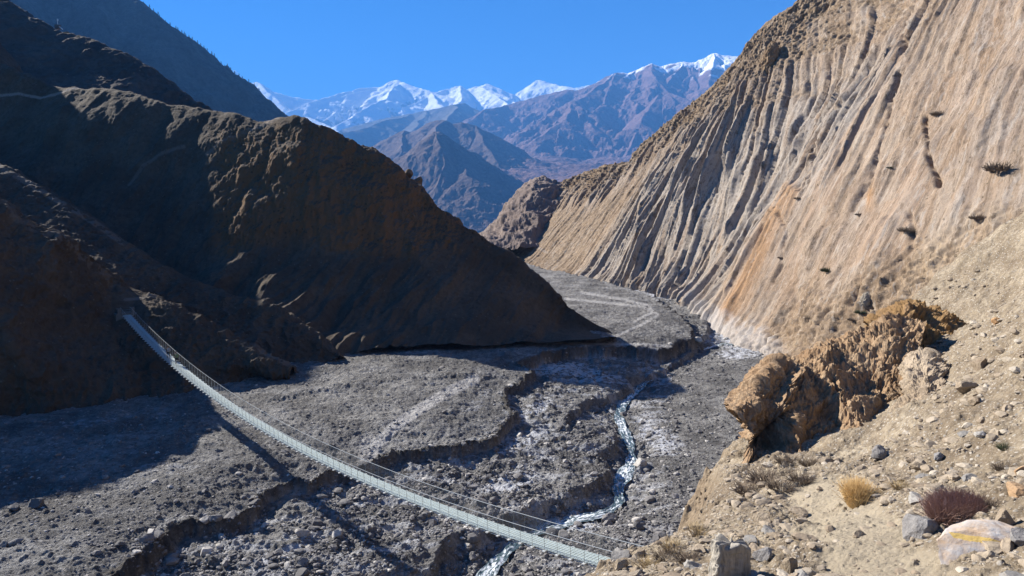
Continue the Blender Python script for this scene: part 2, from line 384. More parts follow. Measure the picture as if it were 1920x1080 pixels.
# dark ridge behind (carries the little shrine)
cr_f = [(-500, -330, 420), (-200, -130, 390), (-60, -50, 375), (20, 4, 360), (75, 45, 352), (110, 68, 347), (150, 84, 343), (200, 103, 338), (250, 124, 332), (300, 150, 327), (345, 186, 322), (400, 225, 316), (470, 270, 310)]
P, T = loft([[(-500, 330, 250), (0, 330, 250), (300, 330, 252), (470, 330, 262)], [(-500, 60, 330), (0, 130, 300), (250, 180, 300), (470, 285, 295)], cr_f, below(cr_f, 60, -60)], 420, 260)
P, n = gdisp(P, 3, 40, 1.2, 9, 3)
props(grid_obj('dark_ridge', P, mat_hill('ridge_hillside', (.06, .05, .045), (.10, .08, .07), (.045, .038, .036), .35)), kind='structure')
# big central hill
crG = [(-300, -190, 205), (-150, -80, 202), (-80, 5, 198), (-30, 84, 195), (0, 131, 193), (50, 144, 189), (100, 158, 186), (150, 163, 183), (200, 171, 180), (250, 181, 177), (300, 188, 174), (350, 193, 172), (400, 203, 170), (450, 220, 167), (480, 231, 164), (505, 224, 161), (530, 217, 158), (548, 217, 156), (580, 228, 155), (620, 245, 154), (660, 265, 153.5), (700, 282, 153), (730, 310, 152), (752, 328, 151), (792, 352, 150), (830, 385, 149), (880, 417, 147.5), (905, 436, 147), (940, 462, 146), (985, 493, 145), (1040, 541, 144), (1100, 592, 144), (1135, 617, 144), (1160, 640, 144)]
rowA = [(-300, 520, 118), (0, 520, 121), (150, 560, 120), (330, 640, 118), (480, 700, 116), (600, 672, 119), (700, 657, 122), (800, 650, 124), (860, 647, 124), (1000, 642, 127), (1100, 637, 129), (1155, 632, 131)]
rowA = [(a, b, float(min(c, GP([(a, b)], ZB)[0, 1]))) if b > 600 else (a, b, c) for a, b, c in rowA]
rowB = [(-300, 330, 164), (0, 350, 158), (150, 420, 151), (300, 480, 145), (420, 500, 138), (520, 520, 136), (640, 530, 135), (760, 550, 135), (860, 570, 134), (960, 590, 135), (1060, 612, 138), (1156, 634, 139)]
rowC = [(-300, 150, 190), (0, 170, 183), (150, 205, 173), (300, 235, 165), (400, 252, 160), (480, 268, 155), (560, 268, 150), (640, 305, 148), (740, 372, 145.5), (860, 452, 143.5), (980, 540, 141.5), (1070, 605, 142), (1158, 636, 142)]
P, T = loft([rowA, rowB, rowC, crG, below(crG, 18, -9), below(crG, 45, -45)], 1300, 620)
px, py = proj(P); n = normals(P); n = n * np.sign(n[..., 2].mean())
tt = np.broadcast_to(T[:, None], px.shape)
cliff = sstep(380, 430, px) * (1 - sstep(880, 960, px)) * sstep(215, 260, py) * (1 - sstep(430, 500, py + fbm3(P, 14, 3, 77) * 60))
Pn = P + n * (1.5 * fbm3(P, 22, 4, 41) * sstep(0, .08, tt))[..., None]
fl = rdg(px / 95. + py * .006, py / 240., 4, 44) - .8                       # gullies running down the slope
d = .17 * fbm3(P, 2.6, 6, 45, .66) * (1 + 1.2 * cliff) + cliff * (.75 * fbm3(P, 6, 6, 47, .6, (.7, 1, 2.2)) + .5 * (rdg3(P, 14, 3, 48, .5, (.8, 1, 2.6)) - .8)) + .6 * fl * (1 - cliff) * (1 - sstep(.0, .25, 0 * tt))
toe = (1 - sstep(60, 150, np.abs(py - 610))) * (1 - sstep(740, 880, px)) * sstep(320, 400, px); d = d + toe * 2.2 * (rdg((px + py * .9) / 130., (py - px * .3) / 300., 3, 91) - .4)
edge = np.minimum(1, np.abs(tt - T[int(620 * .70)]) * 0 + 1)
P = Pn + n * (d * (1 - .75 * sstep(140, 60, np.hypot(px - 1150, (py - 630) * 2))))[..., None]
at = np.zeros(P.shape); ncl = normals(P); ncl = ncl * np.sign(ncl[..., 2].mean())
at[..., 2] = cliff * sstep(.75, .5, ncl[..., 2] + .1 * fbm3(P, 3, 3, 5)) * .8
_x = px; _y = py
def near_line(px, py, pts, wpx):
    dd = seg_dist(px.astype(np.float32), py.astype(np.float32), [(a, b) for a, b in pts])[0]; return 1 - sstep(wpx * .5, wpx, dd)
at[..., 1] = np.maximum(near_line(px, py, [(-60, 176), (0, 180), (35, 176), (80, 178), (150, 163)], 3), .6 * near_line(px, py, [(390, 290), (420, 270), (480, 240), (520, 220)], 5))
at[..., 1] = np.maximum(at[..., 1], .35 * near_line(px, py, [(240, 345), (265, 315), (300, 290), (345, 275)], 4))
for blob in ((1000, 500),): pass
grid_obj('central_hill', P, m_hill, attr=at); props(bpy.data.objects['central_hill'], kind='structure')
# fan ridges between the hill and the near spur
crM = [(-300, 215, 160), (-120, 260, 150), (0, 312, 141), (60, 345, 137.5), (120, 378, 135), (172, 414, 133), (230, 455, 130), (300, 500, 127), (380, 538, 124.5), (450, 560, 122.5), (520, 580, 121), (570, 610, 119.5), (610, 640, 118), (640, 668, 117)]
rM0 = [(-300, 420, 120), (0, 420, 122), (170, 500, 119), (300, 590, 117), (450, 650, 114), (540, 690, 113), (625, 675, 116)]
P, T = loft([rM0, [(-300, 330, 135), (0, 385, 130), (170, 460, 126), (300, 535, 122), (450, 600, 118), (560, 655, 116), (632, 672, 116.4)], crM, below(crM, 7, -4.5), below(crM, 16, -16)], 900, 240)
P, n = gdisp(P, .9, 10, .5, 3.2, 53)
px, py = proj(P); at = np.zeros(P.shape); at[..., 1] = .5 * near_line(px, py, [(0, 312), (172, 414), (230, 455)], 7) * (fbm3(P, 2, 3, 2) > -.1)
props(grid_obj('fan_ridge', P, m_hill, attr=at), kind='structure')
# near spur with the bridge head
crK = [(-500, 190, 96), (-300, 262, 97), (-120, 338, 97.5), (0, 386, 99), (60, 420, 100.5), (110, 447, 102), (170, 489, 108), (215, 528, 111), (262, 553, 111.5), (330, 574, 109), (380, 596, 108.5), (430, 628, 107), (490, 662, 106), (530, 684, 105.5), (545, 698, 105)]
rK0 = [(-500, 850), (-200, 822), (0, 798), (80, 790), (150, 780), (230, 768), (300, 760), (360, 750), (420, 738), (480, 722), (520, 710), (548, 703)]
k0 = np.concatenate([base(rK0)], 0)
k0b = k0.copy(); k0b[:, 1] -= 6; k0b[:, 2] -= 4
rK1 = [(-500, 480, 85), (0, 590, 88), (120, 620, 97), (220, 640, 102.5), (330, 665, 101.5), (440, 690, 102.8), (510, 700, 103), (546, 702, 104.5)]
P, T = loft([k0b, k0, rK1, crK, below(crK, 5, -3), below(crK, 16, -15)], 1000, 420)
px, py = proj(P); n = normals(P); n = n * np.sign(n[..., 2].mean())
d = .9 * fbm3(P, 9, 4, 63) + .5 * (rdg3(P, 2.6, 5, 67, .6) - .8) + .5 * rdg(px / 70., py / 170., 3, 69) - .4
pad = 1 - sstep(18, 60, np.hypot(px - 235, (py - 580))); d = d * (1 - pad * .9)
P = P + n * d[..., None]; at = np.zeros(P.shape)
at[..., 1] = .5 * near_line(px, py, [(235, 562), (300, 556), (345, 560), (400, 600), (470, 645), (540, 690)], 4) + .35 * near_line(px, py, [(0, 386), (110, 447), (215, 528)], 9) * (fbm3(P, 1.2, 3, 3) > 0)
props(grid_obj('near_spur', P, m_hill, attr=at), kind='structure')
# ================================================================== right hand rock wall
def ph(pts): return GP(pts, ZB)
bp = ph([(925, 470), (985, 488), (1030, 500), (1100, 519), (1180, 538), (1250, 549), (1305, 560), (1335, 590), (1390, 616), (1450, 637), (1490, 668)])[:, :2]
bp = np.vstack([bp, [(59, 104), (63, 80), (66.5, 55), (70, 20), (74, -30), (80, -80)]])
NCW, NRW = 1400, 640
seglen = np.concatenate([[0], np.cumsum(np.hypot(*np.diff(bp, axis=0).T))]); Ltot = seglen[-1]
cen = np.interp(np.linspace(0, 1, NCW), np.linspace(0, 1, 60), np.cumsum(np.r_[0, np.full(59, 1.)]) / 59)
# denser columns where the wall is seen edge on far away
tcol = np.linspace(0, 1, NCW) ** 1.12
B = np.stack([np.interp(tcol * Ltot, seglen, bp[:, c]) for c in (0, 1)], -1)
B = smooth1(B, 61)
tan = np.gradient(B, axis=0); tan /= np.linalg.norm(tan, axis=1)[:, None]
nor = np.stack([-tan[:, 1], tan[:, 0]], -1)      # away from the river
if nor[NCW // 2, 0] < 0: nor = -nor
nor = smooth1(nor, 201); nor /= np.linalg.norm(nor, axis=1)[:, None]
S = tcol * Ltot
pxb = proj(np.column_stack([B, np.full(NCW, ZB)]))[0]
yb = B[:, 1]
dip = np.radians(np.interp(yb, [0, 90, 130, 170, 210, 250, 300, 400], [50, 52, 54, 55, 56, 55, 48, 42]))
sil = np.array([(880, 445), (915, 437), (925, 432), (945, 418), (960, 405), (975, 393), (1000, 372), (1020, 360), (1040, 352), (1060, 343), (1085, 331), (1110, 322), (1140, 314), (1185, 309), (1192, 296), (1210, 272), (1240, 247), (1265, 228), (1290, 206), (1315, 185), (1340, 163), (1350, 150), (1365, 132), (1383, 110), (1400, 85), (1418, 62), (1440, 42), (1470, 22), (1498, 0), (1560, -60), (2400, -500), (9000, -3000)], float)
hm = np.zeros(NCW)
H = np.linspace(1, 150, 600)
for i in range(NCW):
    L_ = H; Pt = np.stack([B[i, 0] + nor[i, 0] * np.cos(dip[i]) * L_, B[i, 1] + nor[i, 1] * np.cos(dip[i]) * L_, ZB + np.sin(dip[i]) * L_], -1)
    if B[i, 1] < 95: hm[i] = 150; continue
    a, b = proj(Pt); ok = b < np.interp(a, sil[:, 0], sil[:, 1]); hm[i] = L_[np.argmax(ok)] if ok.any() else 150
hm = np.convolve(np.pad(hm, 12, 'edge'), np.hanning(25) / np.hanning(25).sum(), 'valid')
KJ = np.interp(yb, [120, 170, 230, 300], [.42, .38, .20, .05]); SJ = np.linspace(0, 1, NCW) ** 1.12 * (Ltot + .42 * 150)     # joint coordinate of each mesh column
kj = np.interp(SJ, S + KJ * 20, KJ); hj = np.interp(SJ, S, hm)
for _ in range(12): hj = .5 * hj + .5 * np.interp(SJ - kj * hj, S, hm)
hj = np.convolve(np.pad(hj, 10, 'edge'), np.hanning(21) / np.hanning(21).sum(), 'valid')
tr = np.linspace(-.07, 1.22, NRW); ta = tr[:, None]; hh = np.where(ta < 1, ta * hj[None, :], hj[None, :]); back = np.clip(ta - 1, 0, 1) * 220
SS = SJ[None] - kj[None] * hh
def at_s(v): return np.interp(SS, S, v)
NX, NY, DP_, YB = at_s(nor[:, 0]), at_s(nor[:, 1]), at_s(dip), at_s(yb)
nl = np.hypot(NX, NY); NX, NY = NX / nl, NY / nl
over = np.clip(SS - Ltot, 0, 200)
P = np.stack([at_s(B[:, 0]), at_s(B[:, 1]) - over, np.full(SS.shape, ZB)], -1) + np.stack([NX * np.cos(DP_), NY * np.cos(DP_), np.sin(DP_)], -1) * hh[..., None]
P[..., 0] += back * NX; P[..., 1] += back * NY; P[..., 2] += back * np.where(YB > 235, -.02, .06) - np.clip(back - 25, 0, 99) * .6
# curved foot
foot = np.clip(1 - hh / 5, 0, 1) ** 2 * (ta < 1)
P[..., 0] -= NX * foot * 1.2; P[..., 1] -= NY * foot * 1.2
Nn = np.stack([-NX * np.sin(DP_), -NY * np.sin(DP_), np.cos(DP_)], -1)
h_ = hh * np.ones_like(SS); s_ = SJ[None] * np.ones_like(h_)
far = sstep(150, 190, YB); vfar = sstep(248, 275, YB)
px, py = proj(P)
rel = np.where(ta < 1, h_ / hj[None], 1)
top = sstep(.55, .9, rel + .14 * fbm(s_ / 14, h_ / 10, 3, 7)) * far            # blocky upper zone
sw = s_ + .8 * fbm(s_ / 12, h_ / 30, 3, 101) 
sv = sw + 5 * n2(s_ / 25, h_ / 90, 105); rib = (1 - 2 * np.abs(n2(sv / 6.5, h_ / 60, 104))) * (.55 + .9 * sstep(-.3, .3, n2(s_ / 15, h_ / 30, 106))); rib2 = rdg(sw / 2.0, h_ / 30, 2, 107, .5)
slab = np.floor(sw / 3.1 + .8 * n2(s_ / 9, h_ / 45, 111)); sl_ = sstep(-.07, .07, n2(sw / 2.8, h_ / 70, 113)) + .4 * n2(sw / 1.7, h_ / 50, 114)
slab2 = np.floor(sw / 8.5 + 1.3 * n2(s_ / 20, h_ / 40, 112)); sl2 = .5 * sstep(-.05, .05, n2(sw / 7, h_ / 60, 115)) + .5 * sstep(-.04, .04, n2(sw / 4, h_ / 45 + .3 * n2(s_ / 5, h_ / 5, 117), 116))
disp = far * (1 - top) * (1 - .8 * vfar * (1 - sstep(.5, .7, rel))) * ((1 - .65 * sstep(.35, .7, rel + .1 * n2(s_ / 10, h_ / 10, 119))) * 1.9 * rib + .55 * rib2 + 1.5 * sl_) \
    + (1 - far) * (.8 * sl2 * (.4 + .6 * sstep(-.2, .2, n2(s_ / 18, h_ / 12, 5))) + .3 * sl_ * sstep(-.25, .1, n2(s_ / 11, h_ / 9, 66)) + (.10 * sstep(-.1, .3, n2(s_ / 7, h_ / 10, 88))) * rib2 + .12 * fbm3(P, .9, 4, 89) * sstep(0, .3, n2(s_ / 8, h_ / 8, 90)) + 1.0 * fbm(s_ / 30, h_ / 50, 2, 120) + .10 * fbm3(P, 2.2, 4, 187, .6))
Pw = np.stack([s_, h_, 0 * s_], -1)
crg = .8 + 1.0 * cragn(P, 131, 6, .75)
rough = np.maximum(top, sstep(1560, 1800, px + (py - 480) * 2.0 + 60 * fbm3(P, 12, 3, 9)) * (1 - far) * sstep(330, 430, py) * .8)
disp = disp + rough * 1.5 * (crg - .8) + .22 * (rdg3(P, 1.6, 4, 137, .6) - .8) * (.12 + .65 * np.maximum(rough, far))
# gullied talus and fluted cliff of the far end
disp = disp + vfar * (2.2 * sstep(.5, .8, rel) * (1 - 2 * np.abs(n2(sw / 7, h_ / 90, 151))) - 1.0 * rib * (1 - sstep(.5, .8, rel)) + .5 * rdg(sw / 9, h_ / 40, 4, 156) * (1 - sstep(.5, .8, rel)))
def crack(pts, wm, depth):
    dd = seg_dist((px + 7 * n2(px / 45, py / 45, 3) + 2 * n2(px / 9, py / 9, 8)).astype(np.float32), py.astype(np.float32), pts)[0]
    dist = np.linalg.norm(P, axis=-1); return -depth * np.clip(.85 + .8 * fbm3(P, 2.5, 3, 199), .1, 1.4) * np.exp(-(dd * dist / FPX / wm) ** 2)
for pts, wm, dp in [([(1712, 55), (1700, 95), (1690, 130), (1672, 185), (1662, 235)], .5, 1.8), ([(1662, 235), (1640, 300), (1622, 345), (1600, 395)], .4, 1.3),
                    ([(1590, 200), (1570, 235), (1550, 270), (1530, 330), (1515, 365)], .35, 1.1), ([(1738, 222), (1745, 270), (1746, 310), (1753, 345)], .42, 2.0),
                    ([(1520, 240), (1505, 290), (1495, 345)], .25, .7), ([(1430, 205), (1425, 250)], .3, .9), ([(1445, 78), (1442, 120), (1440, 155)], .7, 1.4),
                    ([(1706, 400), (1712, 440), (1708, 470)], .4, 1.0), ([(1470, 400), (1480, 440), (1455, 530)], .3, .8), ([(1360, 300), (1345, 370)], .4, 1.2),
                    ([(1580, 500), (1560, 540)], .3, .7), ([(1850, 205), (1846, 230)], .3, .6), ([(1625, 545), (1608, 575)], .6, 1.4), ([(1900, 430), (1905, 480)], .8, 1.3)]:
    disp = disp + crack(pts, wm, dp)
dd = seg_dist(px.astype(np.float32), py.astype(np.float32), [(1498, 368), (1470, 410), (1435, 480), (1400, 540), (1372, 590)])[0] * np.linalg.norm(P, axis=-1) / FPX
orib = np.exp(-(dd / 1.9) ** 2); disp = disp + 1.2 * orib                      # orange rib standing out of the slab
crestfade = 1 - .55 * np.exp(-((ta - 1) / .03) ** 2)
P = P + Nn * (disp * crestfade * 1.0)[..., None]
P[..., 2] += (ta > 1) * .9 * (rdg3(P, 5, 4, 161, .6) - .8)
at = np.zeros(P.shape)
at[..., 0] = (.32 - .32 * sstep(-.5, 2.6, h_ + 2.2 * fbm(s_ / 3, h_ / 3, 4, 171))) * sstep(1290, 1340, px) * (1 - sstep(1440, 1500, px)) * (ta >= -.05)
at[..., 1] = np.clip(orib * .9 + .9 * np.exp(-((px - 1632) / 10) ** 2 - ((py - 365) / 26) ** 2), 0, 1)
trkw = near_line(px, py, [(930, 462), (958, 461), (985, 463), (1010, 466), (1026, 474)], 3); at[..., 0] = np.maximum(at[..., 0], .12 * trkw)
at[..., 2] = np.clip(np.maximum(np.maximum(rough, .8 * vfar * (1 - sstep(.45, .65, rel))), sstep(.96, 1.0, ta) * np.ones_like(h_)), 0, 1)
def mat_wall():
    m = NM('wall_rock', .92, .2); uv = m.co(True); p = m.co(); k = m.mask()
    st = m.noise(m.mp(uv, (.24, .04, 1)), 1, 9, .66, .8); st2 = m.noise(m.mp(uv, (1.2, .2, 1)), 1, 8, .68, .3); big = m.noise(m.mp(uv, (.045, .02, 1)), 1, 5, .6, .8)
    fine = m.noise(p, 2.2, 9, .72); pit = m.noise(m.mp(uv, (4.5, 1.6, 1)), 1, 7, .7)
    c = m.ramp(st, (.36, (.20, .16, .135)), (.43, (.35, .24, .165)), (.5, (.40, .335, .28)), (.56, (.25, .20, .165)), (.63, (.31, .18, .10)))
    wv = m.warp(uv, .04, 7, 2); wv = m.warp(wv, .35, .9, 2); pv = m.n('ShaderNodeSeparateColor'); m.l(m.vor(m.mp(wv, (.11, .009, 1)), 1, 'F1', 'Color'), pv.inputs[0]); pw = m.n('ShaderNodeSeparateColor'); m.l(m.vor(m.mp(wv, (.36, .035, 1)), 1, 'F1', 'Color'), pw.inputs[0])
    c = m.mix(.78, c, m.ramp(pv.outputs[0], (0., (.39, .26, .17)), (.2, (.30, .27, .25)), (.42, (.42, .32, .235)), (.6, (.25, .165, .105)), (.78, (.38, .35, .325)), (1., (.36, .25, .16))))
    c = m.mix(.42, c, m.ramp(pw.outputs[0], (0., (.22, .16, .115)), (.35, (.40, .34, .28)), (.7, (.36, .25, .165)), (1., (.47, .43, .39))))
    ed = m.vor(m.mp(wv, (.11, .009, 1)), 1, 'DISTANCE_TO_EDGE'); ed2 = m.vor(m.mp(wv, (.36, .035, 1)), 1, 'DISTANCE_TO_EDGE')
    c = m.mix(m.ramp(big, (.42, 0.), (.6, .4)), c, (.28, .19, .125))
    c = m.mix(m.ramp(st2, (.55, 0.), (.74, .6)), c, (.115, .085, .065))
    c = m.mix(m.ramp(st2, (.26, .55), (.42, 0.)), c, (.40, .37, .345))
    c = m.mix(m.ramp(fine, (.50, 0.), (.72, .6)), c, (.15, .11, .075))
    ro = m.ramp(m.noise(p, .5, 8, .7), (.35, (.11, .078, .05)), (.50, (.25, .175, .11)), (.66, (.39, .30, .205)))
    c = m.mix(m.ma('MULTIPLY', k[2], .85), c, ro)
    c = m.mix(m.ma('MULTIPLY', m.al, m.ramp(st, (.38, 0.), (.5, .8))), c, m.mix(k[2], (.37, .335, .30), (.44, .32, .20)))
    c = m.mix(m.ma('MULTIPLY', k[1], .75), c, (.42, .23, .10))
    j1 = m.noise(m.mp(uv, (.9, .045, 1)), 1, 6, .6, .4); j2 = m.noise(m.mp(uv, (2.6, .16, 1)), 1, 5, .6, .3); gate = m.ramp(big, (.40, .2), (.58, 1.))
    jn = m.ma('MAXIMUM', m.ramp(m.ma('ABSOLUTE', m.ma('SUBTRACT', j1, .5)), (.0, 1.), (.012, 0.)), m.ma('MULTIPLY', gate, m.ramp(m.ma('ABSOLUTE', m.ma('SUBTRACT', j2, .55)), (.0, .9), (.016, 0.))))
    c = m.mix(m.ma('MULTIPLY', jn, .8), c, (.055, .04, .03))
    sp = m.vor(p, .45); c = m.mix(m.ma('MULTIPLY', m.ramp(sp, (.10, 1.), (.16, 0.)), m.ramp(fine, (.5, 0.), (.55, 1.))), c, (.09, .07, .045))
    ds = m.noise(m.mp(m.warp(uv, .8, .5), (1.9, .55, 1)), 1, 4, .65, .5); ds2 = m.noise(m.mp(uv, (.7, .16, 1)), 1, 4, .6, .8)
    c = m.mix(m.ma('MULTIPLY', m.ramp(big, (.42, .15), (.55, 1.)), m.ramp(ds, (.58, 0.), (.61, .6))), c, (.10, .072, .05)); c = m.mix(m.ramp(ds, (.37, .35), (.41, 0.)), c, (.52, .45, .38)); c = m.mix(m.ramp(ds2, (.60, 0.), (.63, .6)), c, (.15, .105, .07)); c = m.mix(m.ramp(ds2, (.36, .35), (.40, 0.)), c, (.48, .44, .40))
    c = m.mix(k[0], c, (.62, .63, .66))
    c = m.mix(1.0, c, (.77, .765, .75), 'MULTIPLY')
    b = m.bump(jn, -.8, .3); b = m.bump(m.ramp(ds, (.56, 0.), (.62, 1.)), -.5, .25, b); b = m.bump(st2, .2, .25, b); b = m.bump(pit, .35, .1, b); b = m.bump(fine, .8, .22, b)
    return m.fin(c, b)
m_wall = mat_wall()
at = np.concatenate([at, np.clip(np.maximum(far * (1 - vfar) * (1 - top) * (1 - sstep(.45, .75, rel)) * .9, sstep(1640, 1760, px) * sstep(330, 420, py) * (.5 + .8 * fbm(s_ / 9, h_ / 30, 4, 181))), 0, 1)[..., None]], -1)
uv = np.stack([s_, h_ + np.where(ta > 1, back, 0)], -1)
props(grid_obj('rock_wall', P, m_wall, uv=uv, attr=at), kind='structure')
WALL = P
# dark knob beyond the wall
crN = [(900, 445, 395), (918, 432, 392), (935, 412, 390), (955, 385, 388), (972, 362, 386), (985, 350, 385), (1002, 342, 384), (1018, 340, 384), (1035, 345, 384), (1060, 360, 384), (1100, 380, 384)]
P, T = loft([[(890, 470, 330), (950, 470, 328), (1020, 470, 328), (1100, 470, 330)], [(900, 455, 350), (950, 425, 350), (1000, 400, 350), (1100, 420, 350)], crN, below(crN, 30, -10), below(crN, 60, -60)], 260, 200)
P, n = gdisp(P, 2, 30, 2.2, 11, 203)
props(grid_obj('rock_knob', P, mat_hill('knob_rock', (.16, .125, .11), (.24, .19, .165), (.10, .08, .072), .3, False)), kind='structure')

# ================================================================== river bed
ZT = -29.2
def gp(pts, z): return [tuple(q[:2]) for q in GP(pts, z)]
T1 = gp([(180, 1120), (240, 1070), (283, 1038), (320, 1006), (352, 982), (395, 976), (425, 972), (456, 962), (470, 940), (484, 924), (520, 908), (548, 899), (575, 905), (600, 893), (640, 880), (675, 880), (700, 858), (742, 846), (800, 842), (850, 838), (905, 826), (935, 806), (962, 780), (945, 752), (952, 726), (985, 710), (1000, 694), (970, 684), (1010, 672), (1060, 660), (1130, 655), (1180, 652), (1240, 655), (1270, 640), (1292, 632), (1300, 622), (1288, 604), (1262, 588), (1240, 572), (1225, 556), (1160, 540), (1120, 528), (1050, 512), (990, 492), (900, 470)], ZT)
T1 += [(-250, 330), (-400, 100), (-300, 20), (-120, 30)]
T2 = gp([(640, 1130), (690, 1082), (732, 1057), (789, 1052), (817, 1036), (842, 1010), (867, 992), (905, 986), (925, 968), (940, 958), (990, 936), (1030, 925), (1065, 916), (1120, 890), (1142, 862), (1128, 840), (1155, 822), (1150, 798), (1118, 778), (1086, 783), (1075, 800), (1062, 780), (1090, 750), (1130, 738), (1165, 722), (1190, 712), (1175, 700), (1225, 690), (1275, 668), (1310, 640), (1330, 610)], -30.6)
T2 += [(60, 260), (-200, 300), (-300, 20), (-60, 30)]
STR = gp([(1480, 655), (1420, 648), (1360, 640), (1300, 655), (1255, 680), (1222, 700), (1188, 733), (1166, 755), (1160, 778), (1170, 800), (1184, 833), (1184, 860), (1166, 890), (1157, 910), (1164, 935), (1130, 955), (1090, 962), (1045, 975), (1005, 988), (962, 1014), (935, 1040), (905, 1075), (870, 1120), (830, 1180)], -32.3)
pyr = np.concatenate([np.linspace(1230, 700, 540), np.linspace(700, 560, 220)[1:], np.linspace(560, 466, 150)[1:]]); pxr = np.linspace(-140, 1660, 1120)
rr = ray(np.broadcast_to(pxr[None], (len(pyr), len(pxr))), pyr[:, None] * np.ones((1, len(pxr)))); XY = rr[..., :2] * (ZB / rr[..., 2])[..., None]
X = XY[..., 0].astype(np.float32); Y = XY[..., 1].astype(np.float32)
def bed(X, Y):
    """height of the river bed and its masks"""
    wx = .8 * fbm(X / 4, Y / 4, 4, 301); wy = .8 * fbm(X / 4, Y / 4, 4, 311)
    a = sdf(X + wx, Y + wy, T1) + .25 * fbm(X / .7, Y / .7, 3, 377); b = sdf(X + wy, Y + wx, T2); sd, _, _, par = seg_dist(X + wx * .4, Y + wy * .4, STR)
    ridgy = rdg(X / 3.2, Y / 3.2, 4, 331, .55)
    z = -32.85 + .55 * sstep(1.3, 5, sd) + .6 * sstep(5, 18, sd) + .25 * fbm(X / 6, Y / 6, 4, 317)
    z = z + (sstep(-.45, .35, b)) * 1.15
    z = z + sstep(-.65, .2, a) * (2.15 + .25 * sstep(0, 8, a)) - 1.15 * sstep(-.2, .3, a) * (1 - sstep(0, 11, a)) * sstep(-34, -24, X) * (1 - sstep(2, 8, X)) * (1 - sstep(112, 122, Y)) 
    up = sstep(0, 2, a)
    low = 1 - up
    rt_ = sstep(1.5, 5, -b) * sstep(1.5, 4, sd); z = z + low * ((.30 - .21 * rt_) * (ridgy - .8) + (.36 - .12 * rt_) * rocks(X, Y, 2.4, .3, 2, .12, .40, .5)) + up * (.15 * fbm(X / 1.6, Y / 1.6, 6, 341, .62) + .05 * fbm(X / .4, Y / .4, 3, 361) + .22 * fbm(X / 11, Y / 11, 3, 347))
    z = z + rocks(X, Y, 1.0, .5, 5, .12, .48, .7) * (.35 + .25 * low) + rocks(X, Y, .45, .6, 9, .12, .45, .6) * (.55 + .1 * low)
    z = z - .35 * (1 - sstep(.4, 1.5, sd)) 
    return z, a, b, sd, low
Z, a, b, sd, low = bed(X, Y)
# raised small ridge (dry stone line) across the terrace, tracks
px, py = proj(np.stack([X, Y, Z], -1))
ln = near_line(px, py, [(500, 748), (640, 722), (760, 706), (880, 703), (990, 706)], 6); Z = Z + .18 * ln * (.5 + np.abs(fbm(X / .8, Y / .8, 3, 5)))
tr1 = [(700, 870), (705, 835), (740, 800), (790, 765), (840, 735), (890, 712)]
trk = near_line(px, py, tr1, 13) + .5 * near_line(px, py, [(690, 890), (690, 830)], 22)
for q in ([(1060, 560), (1140, 568), (1205, 575), (1235, 590), (1200, 610), (1160, 628), (1120, 640)], [(1090, 548), (1170, 562), (1215, 572), (1225, 585), (1190, 602)], [(1000, 640), (1100, 645), (1200, 645), (1260, 650)]): trk = np.maximum(trk, .8 * near_line(px, py, q, 3))
def ell(cx, cy, rx, ry, rot=0):
    c, s = math.cos(rot), math.sin(rot); dx = px - cx; dy = py - cy; return np.exp(-(((dx * c + dy * s) / rx) ** 2 + ((-dx * s + dy * c) / ry) ** 2) ** 1.2)
ice = 1.3 * ell(1075, 978, 70, 20, -.1) + ell(960, 905, 60, 17, -.2) + .9 * ell(905, 745, 45, 9, -.6) + ell(890, 765, 30, 8) + .8 * ell(1110, 705, 60, 14, .1) + 1.3 * ell(1390, 640, 60, 16, .1) + .8 * ell(1380, 665, 40, 10) \
    + .8 * ell(1250, 830, 35, 22, .4) + .6 * ell(1210, 795, 20, 30) + .9 * ell(1040, 690, 60, 10, -.1) + .5 * ell(640, 960, 80, 12, -.4) + .6 * ell(280, 880, 160, 18, -.15) + .8 * ell(190, 790, 200, 10, -.1) + .6 * ell(60, 840, 120, 8, -.1) \
    + .5 * ell(960, 640, 90, 8, .1) + .8 * ell(1210, 550, 60, 5, .2) + .5 * ell(560, 690, 80, 8, -.1) + .6 * ell(720, 660, 120, 6) + .5 * ell(1180, 905, 20, 10) + .6 * ell(520, 1040, 90, 14, -.3) + .5 * ell(750, 1020, 60, 14, -.4) + .9 * ell(985, 825, 60, 14, -.5) + .8 * ell(1000, 770, 50, 14, -.6)
brk = .55 + .45 * sstep(-.1, .25, fbm(X / .35, Y / .35, 4, 421)); ice = sstep(np.where(a > 1, .30, .18), np.where(a > 1, .95, .62), ice * (.72 + 1.1 * fbm(X / 1.8, Y / 1.0, 6, 401, .62))) * np.where(a > 1, .45 * brk, .75 + .25 * brk)
ice = np.maximum(ice, .6 * low * sstep(.12, .42, fbm(X / 6, Y / 2.5, 5, 431, .6)) * (px < 1260) * brk)
ice = np.maximum(ice, .12 * sstep(-.1, .7, fbm(X / 9, Y / 5, 6, 411, .62)) * sstep(1, 3, a) * brk)
P = np.stack([X, Y, Z], -1); ice = ice * (1 - .9 * sstep(-.8, -.2, a) * (1 - sstep(.1, .6, a))); at = np.stack([ice * .9, np.clip(trk, 0, 1), sstep(-.6, .1, a) * (1 - sstep(.1, .9, a))], -1)
